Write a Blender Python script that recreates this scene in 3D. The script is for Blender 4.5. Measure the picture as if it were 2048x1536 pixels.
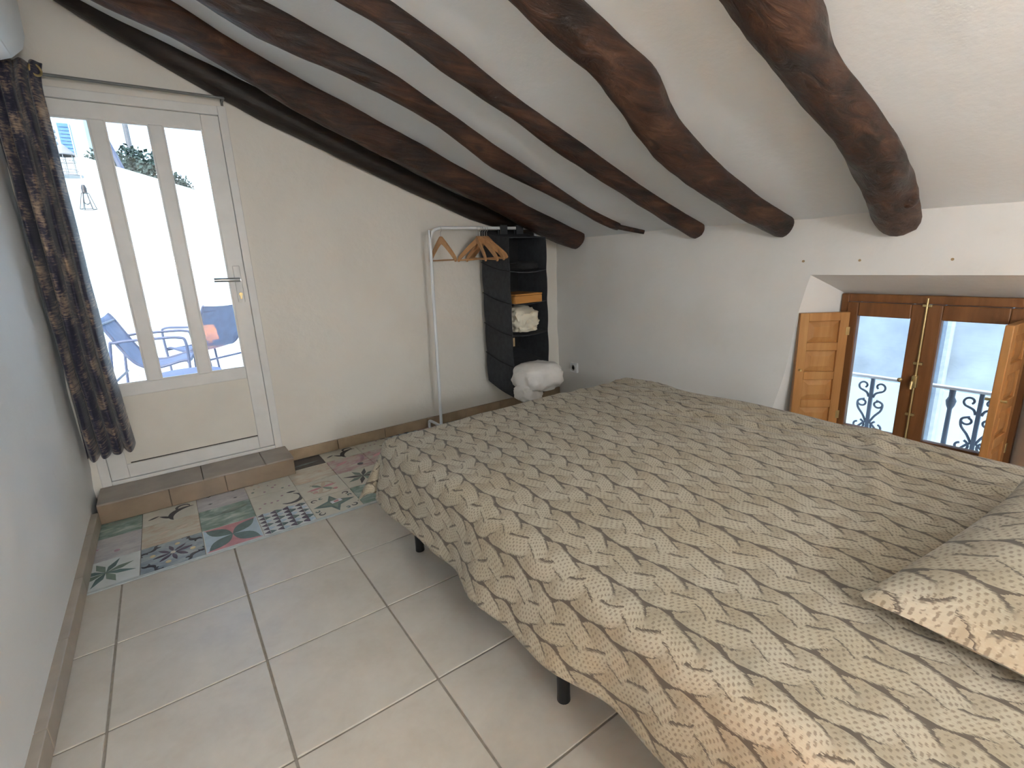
import bpy, bmesh, math, random
from mathutils import Vector, Matrix, noise
random.seed(7)
PI = math.pi
for o in list(bpy.data.objects): bpy.data.objects.remove(o)
SC = bpy.context.scene
COL = SC.collection

# ------------------------------------------------------------------ camera
cd = bpy.data.cameras.new('camera'); cam = bpy.data.objects.new('camera', cd); COL.objects.link(cam)
cd.sensor_width = 36.0; cd.lens = 980.54 / 2048 * 36.0; cd.clip_start = 0.02; cd.clip_end = 200
_r, _u, _b = Vector((.814, -.580, -.042)), Vector((.177, .178, .968)), Vector((-.554, -.795, .248))
_b.normalize(); _r = (_r - _b * _r.dot(_b)).normalized(); _u = _b.cross(_r)
cam.matrix_world = Matrix(((_r.x, _u.x, _b.x, 0), (_r.y, _u.y, _b.y, 0), (_r.z, _u.z, _b.z, 1.2), (0, 0, 0, 1)))
SC.camera = cam
# ------------------------------------------------------------------ sky, sun, exposure
W = bpy.data.worlds.new('sky'); SC.world = W; W.use_nodes = True
wn = W.node_tree.nodes; bg = wn['Background']
sky = wn.new('ShaderNodeTexSky'); sky.sky_type = 'NISHITA'; sky.sun_disc = False
sky.sun_elevation = math.radians(52); sky.sun_rotation = math.radians(205); sky.dust_density = 2.5; sky.air_density = 1.0
W.node_tree.links.new(sky.outputs[0], bg.inputs[0]); bg.inputs[1].default_value = 0.48
sd = bpy.data.lights.new('sun', 'SUN'); sd.energy = 0.3; sd.angle = math.radians(1.5); sd.color = (1, .96, .9)
sun = bpy.data.objects.new('sun', sd); COL.objects.link(sun)
sun.rotation_euler = Vector((.35, .62, -.95)).to_track_quat('-Z', 'Y').to_euler()
def portal(name, loc, direction, sx, sy):
    d = bpy.data.lights.new(name, 'AREA'); d.shape = 'RECTANGLE'; d.size = sx; d.size_y = sy; d.cycles.is_portal = True
    o = bpy.data.objects.new(name, d); COL.objects.link(o); o.location = loc
    o.rotation_euler = Vector(direction).to_track_quat('-Z', 'Z').to_euler()
portal('door_portal', (.02, 3.5, 1.25), (0, -1, 0), .9, 1.6)
portal('window_portal', (3.06, .77, .5), (-1, 0, 0), .8, .9)
SC.view_settings.view_transform = 'Standard'; SC.view_settings.look = 'None'
SC.view_settings.exposure = 1.4; SC.view_settings.gamma = 1.0; SC.view_settings.use_curve_mapping = False

# ------------------------------------------------------------------ node expression helper
class Ex:
    nt = None
    def __init__(s, v): s.v = v
    @staticmethod
    def op(o, *a, clamp=False):
        n = Ex.nt.nodes.new('ShaderNodeMath'); n.operation = o; n.use_clamp = clamp
        for i, x in enumerate(a):
            x = x.v if isinstance(x, Ex) else x
            if isinstance(x, (int, float)): n.inputs[i].default_value = x
            else: Ex.nt.links.new(x, n.inputs[i])
        return Ex(n.outputs[0])
    def __add__(s, o): return Ex.op('ADD', s, o)
    __radd__ = __add__
    def __sub__(s, o): return Ex.op('SUBTRACT', s, o)
    def __rsub__(s, o): return Ex.op('SUBTRACT', o, s)
    def __mul__(s, o): return Ex.op('MULTIPLY', s, o)
    __rmul__ = __mul__
    def __truediv__(s, o): return Ex.op('DIVIDE', s, o)
def e_sin(a): return Ex.op('SINE', a)
def e_abs(a): return Ex.op('ABSOLUTE', a)
def e_fl(a): return Ex.op('FLOOR', a)
def e_fr(a): return Ex.op('FRACT', a)
def e_max(a, b): return Ex.op('MAXIMUM', a, b)
def e_min(a, b): return Ex.op('MINIMUM', a, b)
def e_sqrt(a): return Ex.op('SQRT', a)
def e_gt(a, b): return Ex.op('GREATER_THAN', a, b)
def e_ss(a, lo, hi, t0=0.0, t1=1.0):
    n = Ex.nt.nodes.new('ShaderNodeMapRange'); n.interpolation_type = 'SMOOTHSTEP'
    Ex.nt.links.new(a.v, n.inputs[0])
    for i, x in zip((1, 2, 3, 4), (lo, hi, t0, t1)): n.inputs[i].default_value = x
    return Ex(n.outputs[0])
def e_mix(f, a, b):
    n = Ex.nt.nodes.new('ShaderNodeMix'); n.data_type = 'RGBA'
    for i, x in ((0, f), (6, a), (7, b)):
        x = x.v if isinstance(x, Ex) else x
        if isinstance(x, (int, float)): n.inputs[i].default_value = x
        elif isinstance(x, tuple): n.inputs[i].default_value = (*x, 1)
        else: Ex.nt.links.new(x, n.inputs[i])
    return Ex(n.outputs[2])
def e_noise(scale, vec=None, detail=3, rough=.5, dist=0.0):
    n = Ex.nt.nodes.new('ShaderNodeTexNoise'); n.inputs['Scale'].default_value = scale
    n.inputs['Detail'].default_value = detail; n.inputs['Roughness'].default_value = rough; n.inputs['Distortion'].default_value = dist
    if vec is not None: Ex.nt.links.new(vec, n.inputs['Vector'])
    return Ex(n.outputs['Fac'])
def e_obj(scale=(1, 1, 1), kind='Object'):
    t = Ex.nt.nodes.new('ShaderNodeTexCoord'); m = Ex.nt.nodes.new('ShaderNodeMapping'); m.inputs['Scale'].default_value = scale
    Ex.nt.links.new(t.outputs[kind], m.inputs['Vector']); return m.outputs[0]
def e_ramp(f, stops):
    n = Ex.nt.nodes.new('ShaderNodeValToRGB'); Ex.nt.links.new(f.v, n.inputs[0]); el = n.color_ramp.elements
    while len(el) < len(stops): el.new(.5)
    for e, (p, c) in zip(el, stops): e.position = p; e.color = (*c, 1)
    return Ex(n.outputs[0])
def new_mat(name):
    m = bpy.data.materials.new(name); m.use_nodes = True; Ex.nt = m.node_tree
    return m, m.node_tree.nodes['Principled BSDF']
def setin(b, key, val):
    if isinstance(val, Ex): Ex.nt.links.new(val.v, b.inputs[key])
    elif isinstance(val, tuple): b.inputs[key].default_value = (*val, 1)
    else: b.inputs[key].default_value = val
def bump(b, h, strength=.3, dist=.01):
    n = Ex.nt.nodes.new('ShaderNodeBump'); n.inputs['Strength'].default_value = strength; n.inputs['Distance'].default_value = dist
    Ex.nt.links.new(h.v, n.inputs['Height']); Ex.nt.links.new(n.outputs[0], b.inputs['Normal'])
def plain(name, c, rough=.5, metal=0.0, var=.12, scale=14, bmp=0.0, spec=.5):
    m, b = new_mat(name)
    f = e_noise(scale, e_obj(), 4)
    lo = tuple(x * (1 - var) for x in c); hi = tuple(min(1, x * (1 + var)) for x in c)
    setin(b, 'Base Color', e_ramp(f, [(.3, lo), (.7, hi)])); setin(b, 'Roughness', rough); setin(b, 'Metallic', metal)
    setin(b, 'Specular IOR Level', spec)
    if bmp: bump(b, f, bmp, .01)
    return m
def plaster(name, c, tint):
    m, b = new_mat(name)
    big = e_noise(1.7, e_obj(), 4, .55); mid = e_noise(7, e_obj(), 5, .6); fine = e_noise(55, e_obj(), 4)
    col = e_mix(e_ss(big, .42, .68), c, tint)
    col = e_mix(e_ss(mid, .62, .82, 0, .3), col, tuple(x * .86 for x in c))
    setin(b, 'Base Color', col); setin(b, 'Roughness', .75); setin(b, 'Specular IOR Level', .25)
    bump(b, big * .6 + mid * .4 + fine * .06, .35, .03)
    return m
def wood(name, stops, axis_scale=(2, 22, 22), rough=.45, bmp=.25, kind='Object', spec=.4):
    m, b = new_mat(name)
    v = e_obj(axis_scale, kind); g = e_noise(1.0, v, 6, .62, .7); big = e_noise(1.5, e_obj((1, 1, 1), kind), 3)
    f = g * .7 + big * .35
    setin(b, 'Base Color', e_ramp(f, stops)); setin(b, 'Roughness', rough); setin(b, 'Specular IOR Level', spec)
    bump(b, g, bmp, .01)
    return m
def glass(name, tint=(.97, .99, 1), refl=1.0):
    m = bpy.data.materials.new(name); m.use_nodes = True; nt = m.node_tree; Ex.nt = nt
    for n in list(nt.nodes): nt.nodes.remove(n)
    out = nt.nodes.new('ShaderNodeOutputMaterial'); mix = nt.nodes.new('ShaderNodeMixShader')
    tr = nt.nodes.new('ShaderNodeBsdfTransparent'); tr.inputs[0].default_value = (*tint, 1)
    gl = nt.nodes.new('ShaderNodeBsdfGlossy'); gl.inputs['Roughness'].default_value = .01
    fr = nt.nodes.new('ShaderNodeFresnel'); fr.inputs[0].default_value = 1.45
    f = e_noise(3, e_obj(), 2); k = Ex(fr.outputs[0]) * refl * (f * .1 + .95)
    nt.links.new(k.v, mix.inputs[0]); nt.links.new(tr.outputs[0], mix.inputs[1]); nt.links.new(gl.outputs[0], mix.inputs[2])
    nt.links.new(mix.outputs[0], out.inputs[0]); return m

# ------------------------------------------------------------------ mesh helpers
class MB:
    def __init__(s): s.v = []; s.f = []; s.m = []; s.uv = None
    def add(s, vs, fs, mi=0):
        o = len(s.v); s.v += [tuple(x) for x in vs]; s.f += [tuple(o + i for i in f) for f in fs]; s.m += [mi] * len(fs)
    def box(s, x0, x1, y0, y1, z0, z1, mi=0, bev=0.0):
        if bev:
            b = min(bev, (x1 - x0) * .45, (y1 - y0) * .45, (z1 - z0) * .45)
            bm = bmesh.new(); bmesh.ops.create_cube(bm, size=1)
            for v in bm.verts: v.co = Vector(((x0 + x1) / 2 + v.co.x * (x1 - x0), (y0 + y1) / 2 + v.co.y * (y1 - y0), (z0 + z1) / 2 + v.co.z * (z1 - z0)))
            bmesh.ops.bevel(bm, geom=bm.edges[:], offset=b, segments=2, affect='EDGES', profile=.5)
            s.bm(bm, mi); return
        vs = [(x, y, z) for z in (z0, z1) for y in (y0, y1) for x in (x0, x1)]
        s.add(vs, [(0, 2, 3, 1), (4, 5, 7, 6), (0, 1, 5, 4), (2, 6, 7, 3), (0, 4, 6, 2), (1, 3, 7, 5)], mi)
    def bm(s, bm, mi=0):
        bm.verts.ensure_lookup_table(); bm.verts.index_update()
        s.add([v.co.copy() for v in bm.verts], [[v.index for v in f.verts] for f in bm.faces], mi); bm.free()
    def tube(s, pts, r, n=8, mi=0, cap=True, closed=False):
        pts = [Vector(p) for p in pts]; N = len(pts); rs = r if isinstance(r, (list, tuple)) else [r] * N
        up = None; rings = []
        for i, p in enumerate(pts):
            a = pts[(i - 1) % N] if (i > 0 or closed) else p; c = pts[(i + 1) % N] if (i < N - 1 or closed) else p
            t = (c - a).normalized()
            if up is None: up = Vector((0, 0, 1)) if abs(t.z) < .9 else Vector((1, 0, 0))
            x = (up - t * up.dot(t)).normalized(); y = t.cross(x); up = x
            rings.append([p + (x * math.cos(2 * PI * k / n) + y * math.sin(2 * PI * k / n)) * rs[i] for k in range(n)])
        vs = [v for g in rings for v in g]; fs = []
        for i in range(N if closed else N - 1):
            j = (i + 1) % N
            for k in range(n): fs.append((i * n + k, i * n + (k + 1) % n, j * n + (k + 1) % n, j * n + k))
        if cap and not closed: fs.append(tuple(range(n))[::-1]); fs.append(tuple((N - 1) * n + k for k in range(n)))
        s.add(vs, fs, mi)
    def lathe(s, prof, c=(0, 0, 0), n=24, mi=0):
        vs = [(c[0] + r * math.cos(2 * PI * k / n), c[1] + r * math.sin(2 * PI * k / n), c[2] + z) for r, z in prof for k in range(n)]; fs = []
        for i in range(len(prof) - 1):
            for k in range(n): fs.append((i * n + k, i * n + (k + 1) % n, (i + 1) * n + (k + 1) % n, (i + 1) * n + k))
        s.add(vs, fs, mi)
    def prism(s, poly, f0, f1, mi=0):   # poly list of 2d; f0,f1 map 2d->3d for the two caps
        n = len(poly); vs = [f0(p) for p in poly] + [f1(p) for p in poly]
        s.add(vs, [tuple(range(n))[::-1], tuple(range(n, 2 * n))] + [(i, (i + 1) % n, n + (i + 1) % n, n + i) for i in range(n)], mi)
    def grid(s, nu, nv, fn, mi=0, uvfn=None):
        o = len(s.v)
        s.v += [tuple(fn(i / nu, j / nv)) for j in range(nv + 1) for i in range(nu + 1)]
        for j in range(nv):
            for i in range(nu):
                a = o + j * (nu + 1) + i; s.f.append((a, a + 1, a + nu + 2, a + nu + 1)); s.m.append(mi)
        if uvfn:
            if s.uv is None: s.uv = {}
            for j in range(nv + 1):
                for i in range(nu + 1): s.uv[o + j * (nu + 1) + i] = uvfn(i / nu, j / nv)
    def build(s, name, mats, parent=None, smooth=None, loc=None, rot=None):
        me = bpy.data.meshes.new(name); me.from_pydata(s.v, [], s.f)
        for m in (mats if isinstance(mats, (list, tuple)) else [mats]): me.materials.append(m)
        me.polygons.foreach_set('material_index', s.m)
        if s.uv:
            l = me.uv_layers.new(name='UVMap')
            for lp in me.loops: l.data[lp.index].uv = s.uv.get(lp.vertex_index, (0, 0))
        bm = bmesh.new(); bm.from_mesh(me); bmesh.ops.recalc_face_normals(bm, faces=bm.faces[:]); bm.to_mesh(me); bm.free()
        if smooth is not None:
            me.polygons.foreach_set('use_smooth', [True] * len(me.polygons)); me.set_sharp_from_angle(angle=math.radians(smooth))
        me.update(); return link(name, me, parent, loc, rot)
def link(name, data, parent=None, loc=None, rot=None):
    o = bpy.data.objects.new(name, data); COL.objects.link(o)
    if parent: o.parent = parent
    if loc: o.location = loc
    if rot: o.rotation_euler = rot
    return o
def tag(o, label, cat=None, group=None, kind=None):
    if label: o['label'] = label
    if cat: o['category'] = cat
    if group: o['group'] = group
    if kind: o['kind'] = kind
    return o
def thing(name, label, cat, loc=(0, 0, 0), rz=0, group=None, kind=None):
    return tag(link(name, None, None, loc, (0, 0, rz)), label, cat, group, kind)
def struct(o, label): return tag(o, label, None, None, 'structure')
def nz(x, y, z): return noise.noise(Vector((x, y, z)))
def bez(p, n=8):    # catmull-rom through points
    p = [Vector(q) for q in p]; out = []
    for i in range(len(p) - 1):
        a = p[max(i - 1, 0)]; b = p[i]; c = p[i + 1]; d = p[min(i + 2, len(p) - 1)]
        for k in range(n):
            t = k / n; out.append(.5 * ((2 * b) + (c - a) * t + (2 * a - 5 * b + 4 * c - d) * t * t + (3 * b - a - 3 * c + d) * t ** 3))
    out.append(p[-1]); return out

# ------------------------------------------------------------------ materials
M_wall = plaster('white_plaster', (.80, .79, .765), (.765, .75, .715))
M_wall_back = plaster('warm_light_plaster', (.80, .77, .705), (.765, .725, .655))  # white plaster with the warm lamp light put into its colour
M_wall_left = plaster('daylight_tinted_plaster', (.83, .85, .855), (.80, .82, .82))  # white plaster brightened and cooled, daylight from the door put into the colour
M_ceil = plaster('ceiling_plaster', (.82, .86, .885), (.80, .835, .855))
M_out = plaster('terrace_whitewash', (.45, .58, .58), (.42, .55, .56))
M_tile = None
def tile_mat():
    m, b = new_mat('beige_ceramic')
    oi = Ex.nt.nodes.new('ShaderNodeObjectInfo'); rnd = Ex(oi.outputs['Random'])
    v = e_obj((1, 1, 1), 'Object')
    n1 = e_noise(5, v, 5, .6, .4); n2 = e_noise(40, v, 4)
    c = e_ramp(n1 * .8 + n2 * .2, [(.3, (.50, .455, .385)), (.5, (.57, .53, .46)), (.72, (.63, .595, .53))])
    c = e_mix(rnd * .18, c, (.50, .46, .40))
    setin(b, 'Base Color', c); setin(b, 'Roughness', e_ss(n1, .3, .7, .30, .46)); setin(b, 'Specular IOR Level', .45); bump(b, n2, .05, .004)
    return m
M_tile = tile_mat()
M_grout = plain('grout', (.30, .265, .22), .9, scale=60)
M_terra = plain('beige_skirting', (.38, .28, .18), .45, var=.18, scale=9)
M_stepm = plain('brown_step_tile', (.27, .20, .14), .32, var=.22, scale=7)
M_steptop = plain('step_tread_tile', (.30, .255, .215), .35, var=.2, scale=7)
def beam_mat():
    m, b = new_mat('dark_old_wood')
    v = e_obj((3, 28, 28)); g = e_noise(1.0, v, 7, .65, .8); big = e_noise(3.2, e_obj(), 4, .6); knot = e_noise(9, e_obj((.6, 1, 1)), 3)
    c = e_ramp(g * .55 + big * .5, [(.34, (.005, .003, .0025)), (.47, (.022, .010, .006)), (.58, (.060, .024, .012)), (.72, (.145, .070, .036))])
    c = e_mix(e_ss(knot, .62, .74, 0, .8), c, (.012, .008, .006))
    setin(b, 'Base Color', c); setin(b, 'Roughness', e_ss(big, .35, .65, .30, .55)); setin(b, 'Specular IOR Level', .45)
    bump(b, g * .8 + big * .6, .75, .025); return m
M_beam = beam_mat()
M_beam1 = wood('blackened_wood', [(.3, (.006, .005, .004)), (.55, (.016, .010, .007)), (.8, (.045, .022, .013))], (3, 28, 28), .5, .5)
M_white = plain('white_lacquer', (.78, .775, .75), .38, var=.03)
M_panel = plain('white_door_panel', (.76, .725, .65), .45, var=.04, scale=5)
M_dark = plain('dark_gap', (.05, .045, .04), .8)
M_pane = glass('clear_glass')
M_steel = plain('brushed_steel', (.55, .56, .57), .3, .9, var=.08)
M_brass = plain('aged_brass', (.55, .42, .20), .38, .8)
M_black = plain('black_metal', (.012, .012, .013), .4)
M_pine = wood('orange_pine', [(.3, (.31, .13, .036)), (.5, (.44, .205, .065)), (.75, (.56, .30, .11))], (16, 16, 1.6), .38)
M_frame = wood('brown_varnished_frame', [(.3, (.13, .05, .016)), (.5, (.20, .08, .026)), (.75, (.29, .125, .042))], (18, 18, 1.8), .4)
M_hang = wood('light_hanger_wood', [(.3, (.42, .215, .09)), (.6, (.55, .30, .135)), (.8, (.62, .37, .18))], (20, 20, 20), .45, .1)
M_box = wood('honey_wood_box', [(.3, (.40, .17, .04)), (.6, (.52, .24, .06)), (.8, (.60, .30, .09))], (4, 20, 20), .45, .1)
M_fab = plain('charcoal_fabric', (.035, .037, .042), .9, var=.2, scale=30, bmp=.2)
M_fabi = plain('black_fabric_lining', (.014, .014, .015), .95, var=.2, scale=30)
M_bag = plain('cream_cloth', (.74, .69, .56), .8, var=.06, scale=10, bmp=.2)
M_pill = plain('white_cotton', (.80, .775, .74), .85, var=.05, scale=12, bmp=.2)
M_plast = plain('white_plastic', (.77, .80, .82), .35, var=.02)
M_ac = plain('ac_white_plastic', (.74, .80, .83), .3, var=.02)
M_card = plain('cardboard', (.42, .30, .17), .8)
M_matt = plain('mattress_ticking', (.6, .57, .52), .9)
def curtain_mat():
    m, b = new_mat('navy_copper_jacquard')
    t = Ex.nt.nodes.new('ShaderNodeUVMap'); mp = Ex.nt.nodes.new('ShaderNodeMapping'); mp.inputs['Scale'].default_value = (11, 6, 1)
    Ex.nt.links.new(t.outputs[0], mp.inputs[0]); a = e_noise(1, mp.outputs[0], 3, .6)
    mp2 = Ex.nt.nodes.new('ShaderNodeMapping'); mp2.inputs['Scale'].default_value = (28, 120, 1); Ex.nt.links.new(t.outputs[0], mp2.inputs[0])
    h = e_noise(1, mp2.outputs[0], 3, .7)
    f = a * .62 + h * .42
    c = e_ramp(f, [(.45, (.008, .009, .028)), (.52, (.030, .027, .055)), (.56, (.17, .125, .105)), (.67, (.46, .34, .24))])
    setin(b, 'Base Color', c); setin(b, 'Roughness', .6); setin(b, 'Sheen Weight', .3); bump(b, h, .3, .004); return m
M_curt = curtain_mat()
def knit_mat():
    m, b = new_mat('cable_knit_print')
    t = Ex.nt.nodes.new('ShaderNodeUVMap'); sp = Ex.nt.nodes.new('ShaderNodeSeparateXYZ')
    Ex.nt.links.new(t.outputs[0], sp.inputs[0]); u0 = Ex(sp.outputs[0]); v0 = Ex(sp.outputs[1])
    lo = e_noise(7, t.outputs[0], 2); lo2 = e_noise(5.3, t.outputs[0], 2)
    mp = Ex.nt.nodes.new('ShaderNodeMapping'); mp.inputs['Scale'].default_value = (420, 90, 1); mp.inputs['Rotation'].default_value = (0, 0, .5)
    Ex.nt.links.new(t.outputs[0], mp.inputs[0]); fuzz = e_noise(1, mp.outputs[0], 2)
    u = u0 + (lo - .5) * .05; v = v0 + (lo2 - .5) * .10
    P, L = .118, .32
    cl = e_fl(u / P); uu = (u / P - cl - .5) * P
    t0 = v * (2 * PI / L) + cl * 2.1
    A_, r_ = .27 * P, .262 * P
    hs, qs, ts = [], [], []
    for k in range(3):
        tk = t0 + 2 * PI * k / 3
        q = (uu - e_sin(tk) * A_) / r_ + (fuzz - .5) * .50
        ins = 1 - q * q
        h = e_sin(tk * 2) * 2.2 + e_sqrt(e_max(ins, 0)) * .9 - (1 - e_gt(ins, 0)) * 10
        hs.append(h); qs.append(q); ts.append(tk)
    hm = e_max(e_max(hs[0], hs[1]), hs[2])
    w = [e_gt(h, hm - .0001) for h in hs]
    q = qs[0] * w[0] + qs[1] * w[1] + qs[2] * w[2]
    wt = w[0] + w[1] + w[2]
    aq = e_abs(q)
    dsel = e_sin(ts[0] * 2) * w[0] + e_sin(ts[1] * 2) * w[1] + e_sin(ts[2] * 2) * w[2]
    edge = e_max(e_ss(q, .70, .90), e_ss(q * -1, .80, .96)) * e_ss(dsel, -.35, .35)
    a = q * 3.2 + 10; sdot = v0 / .0115 + e_fl(a) * .5
    fa = e_fr(a) - .5; fb = e_fr(sdot) - .5
    dd = e_sqrt(fa * fa * .8 + fb * fb)
    dot = e_ss(dd, .16, .33, 1, 0) * e_ss(aq, .70, .85, 1, 0)
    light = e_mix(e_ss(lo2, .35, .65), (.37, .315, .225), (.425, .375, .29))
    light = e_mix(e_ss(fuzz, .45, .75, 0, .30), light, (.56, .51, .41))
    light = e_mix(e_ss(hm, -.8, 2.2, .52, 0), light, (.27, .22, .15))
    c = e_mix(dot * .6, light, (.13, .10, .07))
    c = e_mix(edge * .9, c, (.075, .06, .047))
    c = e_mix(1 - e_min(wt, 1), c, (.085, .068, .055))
    setin(b, 'Base Color', c); setin(b, 'Roughness', .85); setin(b, 'Specular IOR Level', .2); setin(b, 'Sheen Weight', .15)
    bump(b, e_max(hm, -2) * .25 - dot * .2, .25, .004); return m
M_knit = knit_mat()

# ------------------------------------------------------------------ room shell
XL, XR, YB, YF = -.44, 2.77, 3.24, -1.65
CS = .37
def zc(x): return 1.335 + CS * (XR - x)
def rough(x, y, z, a=.010): return a * (nz(x * 2.3, y * 2.3, z * 2.3) + .5 * nz(x * 6 + 9, y * 6, z * 6))
# floor bed (grout) with every tile as a piece
g = MB(); g.box(XL - .3, XR + .3, YF - .3, YB + .02, -.12, -.004)
floor = struct(g.build('floor', M_grout), 'beige ceramic tile floor with grey grout and a patterned border')
tcache = {}
def put_tile(x0, x1, y0, y1, mats=M_tile, gap=.0034, key=None):
    sx, sy = round(x1 - x0 - 2 * gap, 4), round(y1 - y0 - 2 * gap, 4)
    if sx < .01 or sy < .01: return
    k = (sx, sy)
    if k not in tcache:
        t = MB(); t.box(-sx / 2, sx / 2, -sy / 2, sy / 2, -.008, 0, 0, .0018); o = t.build('tile', mats, floor); tcache[k] = o.data
    else: o = link('tile', tcache[k], floor)
    o.location = ((x0 + x1) / 2, (y0 + y1) / 2, random.uniform(-.0004, .0004)); return o
xs = [XL] + [.074 + .4 * k for k in range(-1, 7)] + [XR]
xs = [x for x in xs if XL <= x <= XR]
ys = [2.33 - .4 * k for k in range(0, 10)]; ys = [y for y in ys if y > YF] + [YF]
for i in range(len(xs) - 1):
    for j in range(len(ys) - 1): put_tile(xs[i], xs[i + 1], ys[j + 1], ys[j])

# patterned border tiles: flat prints laid on each slab as polygons of other colours
PC = {}
def pc(name, c, v=.15, sc=25): 
    if name not in PC: PC[name] = plain('glaze_' + name, c, .28, var=v, scale=sc)
    return PC[name]
def marble(name, a, b_, c):
    if name not in PC:
        m, bb = new_mat('glaze_' + name); n = e_noise(9, e_obj((1, 2.2, 1)), 5, .6, .8)
        setin(bb, 'Base Color', e_ramp(n, [(.33, a), (.5, b_), (.66, c)])); setin(bb, 'Roughness', .25); PC[name] = m
    return PC[name]
cream = pc('cream', (.62, .60, .52), .06); white = pc('white', (.66, .70, .70), .05); ink = pc('ink', (.035, .035, .045))
plum = pc('plum', (.075, .055, .095)); sky_ = pc('pale_blue', (.45, .58, .68), .08); rose = pc('rose', (.55, .24, .27)); teal = pc('teal', (.10, .17, .17), .25)
olive = pc('grey_green', (.17, .24, .20), .3, 12); sand = pc('sand', (.56, .46, .36), .1); mauve = pc('mauve', (.36, .20, .26)); gold = pc('straw', (.62, .52, .30))
greenm = marble('green_marble', (.16, .25, .21), (.28, .38, .34), (.52, .60, .57))
lilacm = marble('lilac_marble', (.45, .43, .47), (.53, .52, .53), (.60, .60, .60))
sandm = marble('sand_marble', (.55, .42, .33), (.61, .56, .46), (.63, .62, .54))
bluem = marble('blue_grey_marble', (.24, .30, .35), (.34, .40, .44), (.46, .50, .50))
pinkm = marble('pink_marble', (.48, .27, .28), (.56, .45, .42), (.60, .57, .50))
D = .235
def rot(poly, a, c=(.5, .5)):
    ca, sa = math.cos(a), math.sin(a); return [(c[0] + (x - c[0]) * ca - (y - c[1]) * sa, c[1] + (x - c[0]) * sa + (y - c[1]) * ca) for x, y in poly]
def leaf(x0, y0, x1, y1, w, n=7):
    dx, dy = x1 - x0, y1 - y0; L = math.hypot(dx, dy); nx, ny = -dy / L, dx / L
    a = [(x0 + dx * k / n + nx * w * math.sin(PI * k / n), y0 + dy * k / n + ny * w * math.sin(PI * k / n)) for k in range(n + 1)]
    b_ = [(x0 + dx * k / n - nx * w * math.sin(PI * k / n), y0 + dy * k / n - ny * w * math.sin(PI * k / n)) for k in range(n - 1, 0, -1)]
    return a + b_
def disc(cx, cy, r, n=9): return [(cx + r * math.cos(2 * PI * k / n), cy + r * math.sin(2 * PI * k / n)) for k in range(n)]
def arcband(cx, cy, r, w, a0, a1, n=9):
    o = [(cx + (r + w * math.sin(PI * k / n)) * math.cos(a0 + (a1 - a0) * k / n), cy + (r + w * math.sin(PI * k / n)) * math.sin(a0 + (a1 - a0) * k / n)) for k in range(n + 1)]
    i = [(cx + (r - .012) * math.cos(a0 + (a1 - a0) * k / n), cy + (r - .012) * math.sin(a0 + (a1 - a0) * k / n)) for k in range(n, -1, -1)]
    return o + i
def star8(dk, md):
    out = []
    for k in range(8):
        p1 = [(.5, .5), (.68, .5), (.92, .60 if k % 2 == 0 else .5), (.62, .62)]
        out.append((rot([(.5, .5), (.70, .44), (.97, .5), (.70, .56)] if k % 2 else [(.5, .5), (.72, .43), (.93, .5), (.72, .57)], k * PI / 4 + .39), dk if k % 2 else md))
    return out
def swirl(c): return [(arcband(.95, .1, .42, .12, 1.6, 3.4), c), (arcband(.75, .55, .12, .05, 0, 4.5), c), (leaf(.55, .1, .3, .35, .04), c)]
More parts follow.
